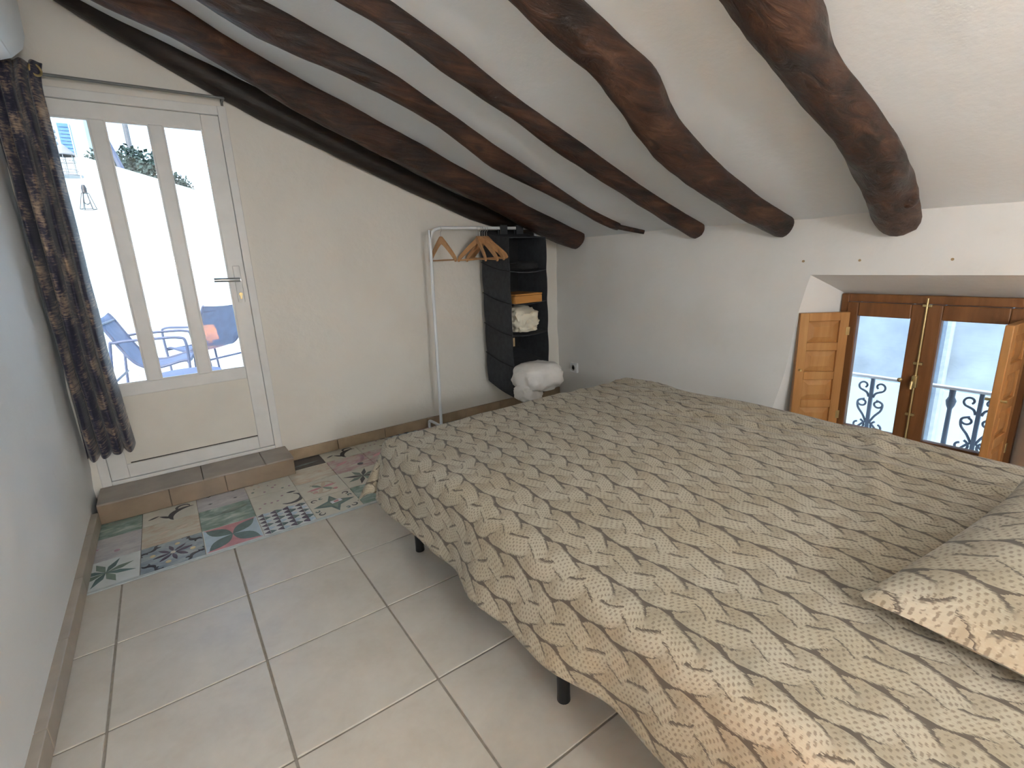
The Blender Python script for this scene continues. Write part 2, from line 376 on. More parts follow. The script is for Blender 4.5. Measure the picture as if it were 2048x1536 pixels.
def pat(kind):
    r = random.Random(kind)
    if kind == 'star': return cream if True else None, star8(plum, teal)
    if kind == 'starB': return white, star8(teal, olive)
    if kind == 'starC': return cream, star8(ink, olive)
    if kind == 'lilac': return lilacm, [(disc(.62, .3, .05), mauve), (leaf(.2, .6, .45, .7, .03), lilacm), (disc(.3, .55, .03), mauve)]
    if kind == 'green': return greenm, [(leaf(.35, .62, .95, .75, .10), olive)]
    if kind == 'floral':
        o = []
        for k in range(4):
            o += [(rot(leaf(.54, .53, .80, .60, .035), k * PI / 2 + .5), plum), (rot(leaf(.53, .54, .60, .80, .035), k * PI / 2 + .5), plum), (rot(disc(.72, .74, .045), k * PI / 2 + .5), gold)]
            o += [(rot(arcband(.08, .92, .14, .05, -1.5, .1), k * PI / 2), ink), (rot(arcband(.30, .93, .06, .04, 2, 5), k * PI / 2), ink), (rot(arcband(.70, .94, .06, .04, -1, 2.5), k * PI / 2), ink)]
        return bluem, o + [(disc(.5, .5, .04), cream)]
    if kind == 'sand': return sandm, [(leaf(.25, .4, .5, .55, .05), sand), (leaf(.55, .45, .8, .6, .05), sand), (leaf(.2, .7, .4, .8, .03), sand)]
    if kind == 'swirl': return cream, swirl(ink) + [(leaf(.1, .3, .3, .4, .03), ink)]
    if kind == 'petal':
        tri = [([(.02, .02), (.5, .5), (.98, .02)], rose), ([(.02, .98), (.5, .5), (.98, .98)], rose), ([(.02, .02), (.5, .5), (.02, .98)], sky_), ([(.98, .02), (.5, .5), (.98, .98)], sky_)]
        return white, tri + [(rot(leaf(.5, .5, 1.12, .5, .14), PI / 4 + k * PI / 2), teal) for k in range(4)]
    if kind == 'diam': return lilacm, [(rot([(cx - .05, cy), (cx, cy + .035), (cx + .05, cy), (cx, cy - .035)], 0), ink) for cx, cy in ((.25, .3), (.75, .3), (.25, .75), (.75, .75))]
    if kind == 'tri':
        o = []
        for i in range(4):
            for j in range(6):
                x, y = i / 4, j / 6; o.append(([(x + .01, y + .08), (x + .125, y + .16), (x + .125, y + .01)], plum)); o.append(([(x + .245, y + .08), (x + .13, y + .16), (x + .13, y + .01)], sky_ if (i + j) % 2 else teal))
        return white, o
    if kind == 'dots': return cream, [(disc(.12 + .13 * k, .30 + .1 * math.sin(k * 1.7) + .08 * k, .03, 7), mauve) for k in range(5)] + [(arcband(.72, .42, .26, .09, -2.2, .9), ink), (leaf(.75, .75, .95, .72, .04), ink)]
    if kind == 'speck': return cream, [(disc(r.uniform(.1, .9), r.uniform(.1, .9), r.uniform(.012, .035), 6), r.choice([mauve, sand, olive])) for k in range(16)]
    if kind == 'conc':
        o = [([(.5, .93), (.60, .66), (.95, .5), (.60, .34), (.5, .07), (.40, .34), (.05, .5), (.40, .66)], teal), ([(.5, .8), (.56, .6), (.8, .5), (.56, .4), (.5, .2), (.44, .4), (.2, .5), (.44, .6)], olive)]
        for k in range(4): o += [(rot(arcband(.16, .84, .06, .022, 0, 4.8), k * PI / 2), ink), (rot(arcband(.32, .90, .04, .02, 1, 5.5), k * PI / 2), teal)]
        return cream, o
    if kind == 'pinkfl': return cream, [(rot(leaf(.5, .5, .85, .55, .05), k * PI / 3), [rose, sand, olive][k % 3]) for k in range(6)] + [(disc(.3, .3, .06), rose), (disc(.75, .25, .05), rose), (arcband(.5, .5, .3, .03, 0, 2.5), sand), (arcband(.5, .5, .3, .03, 3.3, 5.6), sand)]
    if kind == 'plain': return sandm, []
    if kind == 'rosy': return pinkm, [(arcband(.4, .9, .5, .10, -1.4, .1), mauve), (leaf(.1, .5, .5, .75, .06), rose), (disc(.7, .3, .08), plum)]
    if kind == 'dark': return ink, [(leaf(.1, .2, .9, .3, .05), teal)]
    if kind == 'mosaic': return cream, [([(x, y), (x + .07, y + .06), (x + .14, y), (x + .07, y - .06)], [ink, plum, mauve, olive][int(x * 7 + y * 5) % 4]) for x in (.05, .25, .45, .65, .83) for y in (.15, .4, .65, .88)]
def clip(poly, ax, val, keep_less):
    out = []
    for i in range(len(poly)):
        a, b = poly[i], poly[(i + 1) % len(poly)]; ia = (a[ax] <= val) == keep_less; ib = (b[ax] <= val) == keep_less
        if ia: out.append(a)
        if ia != ib:
            t = (val - a[ax]) / (b[ax] - a[ax] + 1e-12); out.append((a[0] + (b[0] - a[0]) * t, a[1] + (b[1] - a[1]) * t))
    return out
def deco(kind, x0, y0, lx0, lx1, ly0, ly1):
    gap = .0012
    a0, a1, b0, b1 = max(x0 + gap, lx0), min(x0 + D - gap, lx1), max(y0 + gap, ly0), min(y0 + D - gap, ly1)
    if a1 - a0 < .01 or b1 - b0 < .01: return
    base, polys = pat(kind); mats = [base]; t = MB(); cx, cy = (a0 + a1) / 2, (b0 + b1) / 2
    t.box(a0 - cx, a1 - cx, b0 - cy, b1 - cy, -.009, 0, 0)
    for k, (poly, m) in enumerate(polys):
        P_ = [(x0 + p[0] * D, y0 + p[1] * D) for p in poly]
        for ax, val, less in ((0, a0 + .001, False), (0, a1 - .001, True), (1, b0 + .001, False), (1, b1 - .001, True)):
            if P_: P_ = clip(P_, ax, val, less)
        if len(P_) < 3: continue
        if m not in mats: mats.append(m)
        z0, z1 = -.001, .0003 + .00012 * (k % 40)
        t.prism([(p[0] - cx, p[1] - cy) for p in P_], lambda p: (p[0], p[1], z0), lambda p: (p[0], p[1], z1), mats.index(m))
    bt = t.build('border_tile', mats, floor, None, (cx, cy, .0005))
    if kind == 'conc' and x0 < .6:      # small price sticker with a pink print left on this tile
        k_ = MB(); k_.box(-.028, .028, -.016, .016, .0052, .0058, 0); k_.box(-.012, .012, -.009, .009, .0058, .0060, 1)
        k_.build('paper_sticker', [pc('sticker_white', (.72, .74, .80), .03), rose], bt, None, (.012, .004, 0), (0, 0, .15))
COLS = [['starB', 'lilac', 'green'], ['floral', 'sand', 'swirl'], ['petal', 'green', 'diam'], ['tri', 'dots', 'speck', 'plain'], ['conc', 'pinkfl', 'plain', 'dark'],
        ['green', 'starC', 'rosy', 'swirl'], ['floral', 'mosaic', 'rosy', 'dots'], ['petal', 'conc', 'mosaic', 'tri'], ['sand', 'star', 'green', 'rosy'], ['tri', 'lilac', 'floral', 'dark'],
        ['dots', 'petal', 'star', 'sand'], ['green', 'pinkfl', 'conc', 'swirl'], ['floral', 'tri', 'lilac', 'star'], ['star', 'sand', 'dots', 'petal']]
for i, cl in enumerate(COLS):
    for j, kd in enumerate(cl):
        deco(kd, -.503 + i * D + .0, 2.352 + j * D, XL, XR, 2.352, 3.0 if -.503 + i * D < .3 else YB - .012)
g = MB(); g.box(XL, XR, 2.334, 2.350, -.01, .0015)
struct(g.build('trim_2', pc('edge_strip', (.50, .55, .55), .1)), 'thin pale strip along the front edge of the patterned border')

# walls: inner face as a rough grid, closed solid behind
def wall_solid(name, label, face, back, nu, nv, mat=M_wall):
    g = MB(); g.grid(nu, nv, face); g.grid(1, 1, back)
    # sides
    b = [back(0, 0), back(1, 0), back(1, 1), back(0, 1)]; f = [face(0, 0), face(1, 0), face(1, 1), face(0, 1)]
    for i in range(4):
        j = (i + 1) % 4; g.add([f[i], f[j], b[j], b[i]], [(0, 1, 2, 3)])
    return struct(g.build(name, mat, None, 40), label)
def left_face(s, t):
    y = YF + (YB + .1 - YF) * s; z = -.05 + (2.75) * t
    foot = -.012 * math.exp(-((z - .12) / .10) ** 2) if z > .04 else 0
    bul = .02 * math.exp(-((z - .95) / .55) ** 2) * math.exp(-((y - 2.0) / .9) ** 2)
    return (XL + rough(0, y, z, .012) * min(1, max(0, (z - .05) * 4)) + bul * .4 + foot - .012, y, z)
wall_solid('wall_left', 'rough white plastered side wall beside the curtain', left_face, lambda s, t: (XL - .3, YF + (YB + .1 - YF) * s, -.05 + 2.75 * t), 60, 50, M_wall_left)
wall_solid('wall_front', 'white plastered wall behind the bed head', lambda s, t: (XL - .02 + (XR - XL + .04) * s, YF, -.05 + (zc(XL - .02 + (XR - XL + .04) * s) + .1) * t), lambda s, t: (XL - .02 + (XR - XL + .04) * s, YF - .3, -.05 + (zc(XL - .02 + (XR - XL + .04) * s) + .1) * t), 20, 20)
# back wall with the door opening
DX0, DX1, DZ1 = -.425, .468, 2.048
g = MB()
def bw(x0, x1, zlo, zhi, nu, nv):
    def f(s, t):
        x = x0 + (x1 - x0) * s; a, b_ = zlo(x), zhi(x); z = a + (b_ - a) * t
        edge = min(1, max(0, abs(x - DX1) * 25)) * min(1, max(0, abs(x - DX0) * 25)) if z < DZ1 + .05 else min(1, max(0, (z - DZ1) * 25))
        return (x, YB + rough(x, 3, z, .007) * edge * min(1, max(.0, (z - .07) * 8)), z)
    g.grid(nu, nv, f)
bw(DX1, XR + .05, lambda x: -.05, lambda x: zc(x) + .1, 50, 40)
bw(XL - .05, DX0, lambda x: -.05, lambda x: zc(x) + .1, 2, 40)
bw(DX0, DX1, lambda x: DZ1, lambda x: zc(x) + .1, 20, 10)
YO = YB + .26
for x0, x1, za in ((DX1, XR + .05, -.05), (XL - .05, DX0, -.05), (DX0, DX1, DZ1)):
    g.add([(x0, YO, za), (x1, YO, za), (x1, YO, zc(x1) + .1), (x0, YO, zc(x0) + .1)], [(0, 1, 2, 3)])
g.add([(DX0, YB, -.05), (DX0, YO, -.05), (DX0, YO, DZ1), (DX0, YB, DZ1)], [(0, 1, 2, 3)])
g.add([(DX1, YB, -.05), (DX1, YO, -.05), (DX1, YO, DZ1), (DX1, YB, DZ1)], [(0, 1, 2, 3)])
g.add([(DX0, YB, DZ1), (DX0, YO, DZ1), (DX1, YO, DZ1), (DX1, YB, DZ1)], [(0, 1, 2, 3)])
struct(g.build('wall_back', M_wall_back, None, 40), 'white plastered gable wall, coloured creamy for warm light, around the glazed door')
# right wall with splayed window niche
NY0, NY1, NZ0, NZ1 = .26, 1.30, .10, 1.052           # niche on the room face
WY0, WY1, WZ0, WZ1, XW = .395, 1.145, .12, .945, 2.985    # niche at the window
g = MB()
def rw(y0f, y1f, z0, z1, nu, nv):
    def f(s, t):
        z = z0 + (z1 - z0) * t; a, b_ = y0f(z), y1f(z); y = a + (b_ - a) * s
        ed = 1.0
        if NZ0 - .05 < z < NZ1 + .01: ed = min(1, min(abs(y - ny1(z)), abs(y - NY0)) * 14) if not (NY0 < y < ny1(z)) else 0
        if z >= NZ1 and NY0 - .1 < y < NY1 + .1: ed = min(1, (z - NZ1) * 14)
        return (XR + rough(5, y, z, .010) * ed, y, z)
    g.grid(nu, nv, f)
def ny1(z): return NY1 + .035 - (z - .4) * .17 + .008 * math.sin(z * 9)
YE = YB + .05
rw(lambda z: ny1(min(z, NZ1)), lambda z: YE, NZ0, NZ1, 40, 24)
rw(lambda z: YF - .05, lambda z: NY0, NZ0, NZ1, 16, 24)
rw(lambda z: YF - .05, lambda z: NY0, -.05, NZ0, 16, 4); rw(lambda z: NY0, lambda z: ny1(NZ0), -.05, NZ0, 16, 4); rw(lambda z: ny1(NZ0), lambda z: YE, -.05, NZ0, 40, 4)
rw(lambda z: YF - .05, lambda z: NY0, NZ1, 1.40, 16, 10); rw(lambda z: NY0, lambda z: ny1(NZ1), NZ1, 1.40, 16, 10); rw(lambda z: ny1(NZ1), lambda z: YE, NZ1, 1.40, 40, 10)
def rv(fn, nu=8, nv=20): g.grid(nu, nv, fn)
rv(lambda s, t: (XR + (XW + .02 - XR) * s, ny1(NZ0 + (NZ1 - NZ0) * t) * (1 - s) + WY1 * s, (NZ0 + (NZ1 - NZ0) * t) * (1 - s) + (WZ0 + (WZ1 - WZ0) * t) * s))
rv(lambda s, t: (XR + (XW + .02 - XR) * s, NY0 * (1 - s) + WY0 * s, (NZ0 + (NZ1 - NZ0) * t) * (1 - s) + (WZ0 + (WZ1 - WZ0) * t) * s))
rv(lambda s, t: (XR + (XW + .02 - XR) * s, (NY0 + (ny1(NZ1) - NY0) * t) * (1 - s) + (WY0 + (WY1 - WY0) * t) * s, NZ1 * (1 - s) + WZ1 * s))
rv(lambda s, t: (XR + (XW + .02 - XR) * s, (NY0 + (ny1(NZ0) - NY0) * t) * (1 - s) + (WY0 + (WY1 - WY0) * t) * s, NZ0 * (1 - s) + WZ0 * s))
XO = 3.10
for y0, y1, z0, z1 in ((YF - .05, WY0, -.05, 1.45), (WY1, YE, -.05, 1.45), (WY0, WY1, -.05, WZ0), (WY0, WY1, WZ1, 1.45)):
    g.add([(XO, y0, z0), (XO, y1, z0), (XO, y1, z1), (XO, y0, z1)], [(0, 1, 2, 3)])
for y in (WY0, WY1): g.add([(XW + .02, y, WZ0), (XO, y, WZ0), (XO, y, WZ1), (XW + .02, y, WZ1)], [(0, 1, 2, 3)])
for z in (WZ0, WZ1): g.add([(XW + .02, WY0, z), (XO, WY0, z), (XO, WY1, z), (XW + .02, WY1, z)], [(0, 1, 2, 3)])
g.add([(XR, YF - .05, 1.40), (XR, YE, 1.40), (XO, YE, 1.45), (XO, YF - .05, 1.45)], [(0, 1, 2, 3)])
struct(g.build('wall_right', M_wall, None, 40), 'low white plastered wall with the splayed window niche')
# ceiling slab
g = MB(); cx0, cx1 = XL - .3, XR + .33
g.grid(60, 60, lambda s, t: (cx0 + (cx1 - cx0) * s, YF - .3 + (YO + .02 - YF + .3) * t, zc(cx0 + (cx1 - cx0) * s) + rough(cx0 + (cx1 - cx0) * s, YF - .3 + (YO + .02 - YF + .3) * t, 7, .010)))
g.grid(1, 1, lambda s, t: (cx0 + (cx1 - cx0) * s, YF - .3 + (YO + .02 - YF + .3) * t, zc(cx0 + (cx1 - cx0) * s) + .2))
c = [(cx0, YF - .3), (cx1, YF - .3), (cx1, YO + .02), (cx0, YO + .02)]
for i in range(4):
    a, b_ = c[i], c[(i + 1) % 4]; g.add([(*a, zc(a[0]) - .01), (*b_, zc(b_[0]) - .01), (*b_, zc(b_[0]) + .2), (*a, zc(a[0]) + .2)], [(0, 1, 2, 3)])
struct(g.build('ceiling', M_ceil, None, 40), 'sloping white plastered ceiling between dark log beams')
# baseboards (separate skirting tiles) and step
bb = struct(link('baseboard_back', None), 'brown ceramic skirting along the gable wall')
x = .474
while x < XR - .01:
    x1 = min(x + .33, XR); t = MB(); t.box(x + .0012, x1 - .0012, YB - .014, YB + .012, .001, .072, 0, .003); t.build('tile', M_terra, bb); x = x1
bb = struct(link('baseboard_left', None), 'beige ceramic skirting along the curtain side wall')
M_skl = plain('taupe_skirting', (.40, .345, .28), .4, var=.12, scale=9)
y = YF
while y < 2.99:
    y1 = min(y + .4, 2.995); t = MB(); t.box(XL - .03, XL + .006, y + .0012, y1 - .0012, .001, .072, 0, .003); t.build('tile', M_skl, bb); y = y1
st = struct(link('trim_1', None), 'low brown tiled step in front of the glazed door')
t = MB(); t.box(XL + .002, .47, 3.012, YB + .03, -.004, .098); t.build('step_core', M_grout, st)
for a, b_ in ((XL + .003, -.14), (-.14, .12), (.12, .482)):
    t = MB(); t.box(a + .001, b_ - .001, 3.0, 3.012, .001, .104, 0, .003); t.build('tile', M_stepm, st)
for a, b_ in ((XL + .003, .02), (.02, .33), (.33, .484)):
    t = MB(); t.box(a + .001, b_ - .001, 2.998, YB + .03, .097, .108, 0, .004); t.build('tile', M_steptop, st)
t = MB(); t.box(.47, .482, 3.012, YB, .001, .098, 0, .003); t.build('tile', M_stepm, st)
# nail holes in the right wall
for y, z, lb in ((1.267, 1.122, 'small wall plug above the corner of the niche with the folded shutter'), (1.009, 1.121, 'small wall plug above the pane next to the folded shutter'), (.664, 1.118, 'small wall plug above the pane on the bed-head side')):
    t = MB(); t.tube([(XR - .004, y, z), (XR + .01, y, z)], .006, 8); tag(t.build('wall_plug', M_card), lb, 'wall plug')

# ------------------------------------------------------------------ ceiling beams
def beam(label, sec, k=.55, extend=True, end=None, drop=0.0, seed=0, zs=None, mat=None):
    sec = list(sec)
    if extend:
        (xa, ya, ra), (xb, yb, rb) = sec[0], sec[2]; sl = (yb - ya) / (xb - xa) * .35; xx = xa
        pre = []
        while xx > XL + .0:
            xx -= .2; pre.insert(0, (max(xx, XL - .06), ya + sl * (xx - xa) + .02 * math.sin(xx * 5 + seed), ra * (1 + .08 * math.sin(xx * 7 + seed))))
        sec = pre + sec
    if end: sec.append(end)
    C = [Vector((p[0], p[1], zs[i] if zs else zc(p[0]) - k * p[2] * 1.06)) for i, p in enumerate(sec)]
    n = 20; sub = 5; pts = []; rr = []
    cp = bez(C, sub); rp = bez([Vector((p[2], 0, 0)) for p in sec], sub)
    g = MB(); vs = []; N = len(cp)
    for i in range(N):
        t = (cp[min(i + 1, N - 1)] - cp[max(i - 1, 0)]).normalized(); up = Vector((0, 0, 1)); X = up.cross(t).normalized(); Y = t.cross(X)
        for q in range(n):
            a = 2 * PI * q / n; d = X * math.cos(a) + Y * math.sin(a); P = cp[i]
            r = rp[i].x * (1 + .10 * nz(P.x * 5 + seed * 7, math.cos(a) * 1.3, math.sin(a) * 1.3) + .05 * nz(P.x * 14, math.cos(a) * 4 + seed, math.sin(a) * 4))
            if i in (0, N - 1): r *= .93
            vs.append(P + d * r)
    fs = [(i * n + q, i * n + (q + 1) % n, (i + 1) * n + (q + 1) % n, (i + 1) * n + q) for i in range(N - 1) for q in range(n)]
    fs += [tuple(range(n)), tuple((N - 1) * n + q for q in range(n))]
    g.add(vs, fs); o = g.build('wooden_beam', mat or M_beam, None, 50)
    return tag(o, label, 'beam', 'log beams under the ceiling')
B2 = [(.253, 2.71, .073), (.498, 2.783, .069), (.74, 2.816, .08), (.982, 2.82, .087), (1.226, 2.829, .088), (1.471, 2.848, .084), (1.716, 2.865, .081), (1.96, 2.89, .078), (2.203, 2.925, .082), (2.446, 2.92, .085), (2.70, 2.905, .078)]
B3 = [(.511, 2.306, .068), (.732, 2.278, .062), (.953, 2.26, .056), (1.174, 2.286, .046), (1.392, 2.319, .05), (1.611, 2.366, .057), (1.832, 2.395, .045), (2.054, 2.412, .034), (2.275, 2.427, .030), (2.45, 2.425, .032), (2.60, 2.405, .03)]
B4 = [(.812, 1.819, .046), (1.007, 1.833, .049), (1.202, 1.86, .045), (1.398, 1.872, .043), (1.592, 1.885, .048), (1.787, 1.89, .05), (1.982, 1.895, .05), (2.177, 1.9, .049), (2.372, 1.901, .049), (2.566, 1.895, .05), (2.735, 1.881, .053)]
B5 = [(1.168, 1.284, .069), (1.328, 1.285, .071), (1.487, 1.301, .081), (1.647, 1.36, .078), (1.808, 1.405, .078), (1.968, 1.427, .076), (2.129, 1.433, .073), (2.29, 1.43, .07), (2.451, 1.422, .067), (2.612, 1.405, .065), (2.755, 1.38, .065)]
B6 = [(1.491, .775, .082), (1.616, .795, .071), (1.74, .8, .068), (1.863, .796, .069), (1.985, .79, .071), (2.107, .789, .077), (2.23, .795, .081), (2.352, .81, .084), (2.475, .83, .085), (2.598, .847, .085), (2.76, .866, .080)]
x1_ = [-.5, -.054, .459, .80, 1.105, 1.5, 1.946, 2.254, 2.5]
low = [2.60, 2.348, 2.082, 1.93, 1.803, 1.65, 1.486, 1.415, 1.36]
s1 = [(x, 3.19 + .01 * math.sin(x * 4), .070 + .010 * math.sin(x * 3)) for x in x1_]
beam('blackened log beam running along the gable wall above the door', s1, extend=False, seed=1, zs=[lo + s[2] * .95 for lo, s in zip(low, s1)], mat=M_beam1)
beam('thick straight dark log beam next to the one along the gable wall', B2, seed=2)
b3 = beam('thin knotty log beam ending in a small fork at the low wall', B3, seed=3)
g = MB(); g.tube(bez([(2.53, 2.41, zc(2.53) - .035), (2.62, 2.345, zc(2.62) - .03), (2.71, 2.27, zc(2.71) - .025)], 5), [.02, .019, .018, .017, .016, .016, .015, .015, .014, .014, .013], 10)
g.build('fork_branch', M_beam, b3, 50)
beam('slim dark log beam between the forked one and the kinked one', B4, seed=4)
beam('dark log beam with a strong kink halfway down the slope', B5, seed=5)
b6 = beam('thickest log beam with a curved knot, ending above the window niche', B6, seed=6)
g = MB(); bm = bmesh.new(); bmesh.ops.create_icosphere(bm, subdivisions=2, radius=1)
for v in bm.verts: v.co = Vector((2.50 + v.co.x * .045, .765 + v.co.y * .03, zc(2.5) - .075 + v.co.z * .035))
g.bm(bm); g.build('knot', M_beam, b6, 60)

# ------------------------------------------------------------------ glazed door
d1 = struct(link('door_1', None), 'white half-glazed terrace door with three tall panes')
YD = YB
g = MB()
for x0, x1, z0, z1 in ((DX0, DX0 + .042, .108, DZ1), (DX1 - .042, DX1, .108, DZ1)): g.box(x0, x1, YD - .006, YD + .06, z0, z1, 0, .004)
g.box(DX0 + .042, DX1 - .042, YD - .006, YD + .06, DZ1 - .045, DZ1, 0, .004); g.box(DX0 + .042, DX1 - .042, YD - .006, YD + .06, .108, .128, 0, .003)
g.build('door_frame', M_white, d1)
LX0, LX1, LZ0, LZ1 = -.382, .4252, .130, 2.0015
py0, py1 = YD + .004, YD + .044
lf = link('door_leaf', None, d1)
panes = [(-.303, -.127), (-.069, .108), (.166, .342)]; PZ0, PZ1 = .640, 1.928
def strip(name, x0, x1, z0, z1, m=M_white): 
    t = MB(); t.box(x0, x1, py0, py1, z0, z1, 0, .004); return t.build(name, m, lf)
strip('stile', LX0, panes[0][0], LZ0, LZ1); strip('stile', panes[2][1], LX1, LZ0, LZ1)
strip('rail', panes[0][0], panes[2][1], PZ1, LZ1); strip('rail', panes[0][0], panes[2][1], .575, PZ0); strip('rail', panes[0][0], panes[2][1], LZ0, .205)
strip('mullion', panes[0][1], panes[1][0], PZ0, PZ1); strip('mullion', panes[1][1], panes[2][0], PZ0, PZ1)
for a, b_ in panes:
    t = MB(); t.box(a, b_, YD + .020, YD + .025, PZ0, PZ1); t.build('pane', M_pane, lf)
    t = MB(); w = .007
    for q in ((a, a + w, PZ0, PZ1), (b_ - w, b_, PZ0, PZ1), (a + w, b_ - w, PZ0, PZ0 + w), (a + w, b_ - w, PZ1 - w, PZ1)): t.box(q[0], q[1], YD + .008, YD + .020, q[2], q[3])
    t.build('glazing_bead', M_white, lf)
t = MB(); t.box(panes[0][0], panes[2][1], YD + .012, YD + .036, .205, .575); t.build('panel', M_panel, lf)
t = MB(); t.box(-.285, .352, YD + .0085, YD + .0125, .208, .213); t.build('panel_gap', M_dark, lf)
t = MB(); t.box(.366, .402, YD - .004, YD + .006, 1.02, 1.225, 0, .004); hp = t.build('handle_plate', plain('handle_plate_white', (.72, .72, .70), .35), lf)
t = MB(); t.tube([(.386, YD, 1.148), (.386, YD - .045, 1.148)], .009, 10); t.tube(bez([(.388, YD - .045, 1.148), (.33, YD - .05, 1.15), (.262, YD - .046, 1.152)], 5), .0115, 10); t.build('lever_handle', M_steel, lf, 50)
t = MB(); t.tube([(.384, YD + .004, 1.066), (.384, YD - .012, 1.066)], .010, 12); t.box(.3795, .3885, YD - .009, YD + .002, 1.040, 1.066); t.build('lock_cylinder', M_brass, lf)
# curtain rod and curtain
M_rod = plain('dark_rod_metal', (.16, .165, .16), .45)
cr = thing('curtain_rod', 'thin dark metal curtain rod above the glazed door', 'curtain rod', (0, YB, 2.07))
t = MB(); t.tube([(XL + .01, -.09, .0), (.452, -.09, -.004)], .007, 10); t.build('rod', M_rod, cr, 50)
t = MB(); t.tube([(.452, -.09, -.004), (.452, 0, -.004)], .006, 8); t.box(.446, .458, -.0105, -.0065, -.02, .014); t.build('bracket', M_rod, cr)
ct = thing('curtain', 'dark navy curtain with copper woven pattern beside the glazed door', 'curtain', (0, YB - .09, .31))
def cfold(s, t):   # s across, t up
    z = .0 + 1.80 * t; top = max(0, (t - .93) / .07)
    wL, wR = -.446, -.252 - .012 * math.sin(t * 2.2) + .016 * max(0, .25 - t) * 4 + .018 * top ** 2
    x = wL + (wR - wL) * s
    amp = (.048 + .012 * math.sin(t * 5)) * (1 - .25 * top)
    ph = 2 * PI * (4.2 * s + .12 * math.sin(t * 3.1 + s * 2))
    y = amp * math.sin(ph) + .010 * math.sin(ph * 2.3 + t * 2) - .01
    x += .010 * math.cos(ph) + .004 * nz(s * 5, t * 9, 1)
    if t == 0: z += .0
    z += .012 * math.sin(ph) * (1 - t) + .02 * s * (1 - t) ** 4
    return (x, y, z)
t = MB(); t.grid(90, 60, cfold, 0, lambda s, q: (s * .62, q * 1.8)); co = t.build('curtain_fabric', M_curt, ct, 180)
sm = co.modifiers.new('thickness', 'SOLIDIFY'); sm.thickness = .003
for s in (.06, .30, .54, .78, .95):
    p = cfold(s, .965); t = MB(); n = 18; t.tube([(p[0] + .017 * math.cos(a * 2 * PI / n), p[1] - .006 + .014 * math.cos(a * 2 * PI / n), 1.765 + .022 * math.sin(a * 2 * PI / n)) for a in range(n)], .005, 8, closed=True)
    t.build('eyelet', M_brass, ct, 60)
# air conditioner on the left wall
ac = thing('air_conditioner', 'white wall air conditioner high on the side wall above the curtain', 'air conditioner', (XL, 2.2, 2.2))
prof = [(0, .0), (.0, -.165), (.09, -.172), (.135, -.155), (.175, -.118), (.190, -.07), (.195, .08), (.185, .115), (.16, .125), (0, .125)]
t = MB(); t.prism(prof, lambda p: (p[0], -.10, p[1]), lambda p: (p[0], .70, p[1])); o = t.build('housing', M_ac, ac, 35)
t = MB(); t.prism([(.10, -.1765), (.137, -.160), (.140, -.156), (.102, -.1725)], lambda p: (p[0], -.06, p[1]), lambda p: (p[0], .66, p[1])); t.build('louvre', M_plast, ac)

# ------------------------------------------------------------------ window with inner shutters
w1 = struct(link('window_1', None), 'small brown wooden casement window in the niche')
t = MB(); fy0, fy1 = WY0, WY1
for y0, y1, z0, z1 in ((fy0, fy0 + .035, WZ0, WZ1), (fy1 - .035, fy1, WZ0, WZ1), (fy0 + .035, fy1 - .035, WZ1 - .04, WZ1), (fy0 + .035, fy1 - .035, WZ0, WZ0 + .04)): t.box(XW - .01, XW + .05, y0, y1, z0, z1, 0, .004)
t.build('window_frame', M_frame, w1)
cyw = .771
for (y0, y1, p0, p1) in ((cyw + .001, fy1 - .036, .832, 1.058), (fy0 + .036, cyw - .001, .484, .712)):
    sx0, sx1, zb, zt = XW - .022, XW + .02, WZ0 + .042, WZ1 - .042
    sash = link('sash', None, w1)
    for q in ((y0, p0, zb, zt), (p1, y1, zb, zt), (p0, p1, .832, zt), (p0, p1, zb, zb + .07)):
        t = MB(); t.box(sx0, sx1, *q, 0, .005); t.build('sash_bar', M_frame, sash)
    t = MB(); t.box(XW - .003, XW + .001, p0, p1, zb + .07, .832); t.build('pane', M_pane, sash)
t = MB(); t.tube([(XW - .032, cyw, WZ0 + .06), (XW - .032, cyw, WZ1 - .01)], .005, 8)
for z in (.90, .62, .36): t.box(XW - .036, XW - .02, cyw - .018, cyw + .018, z - .006, z + .006, 0, .002)
t.box(XW - .05, XW - .022, cyw - .012, cyw + .012, .50, .56, 0, .004); t.tube([(XW - .045, cyw, .54), (XW - .075, cyw, .535), (XW - .08, cyw, .50)], .006, 8)
t.build('espagnolette_bolt', M_brass, w1)
t = MB(); t.lathe([(.0, 0), (.008, .0), (.006, .012), (.011, .02), (.0, .03)], (0, 0, 0), 12); o = t.build('knob', M_brass, w1, 50, (XW - .022, .83, .53), (0, -PI / 2, 0))
t = MB(); 
for z in (.28, .75): t.tube([(XW - .026, fy1 - .036, z - .03), (XW - .026, fy1 - .036, z + .03)], .006, 8)
t.build('hinge', M_brass, w1)
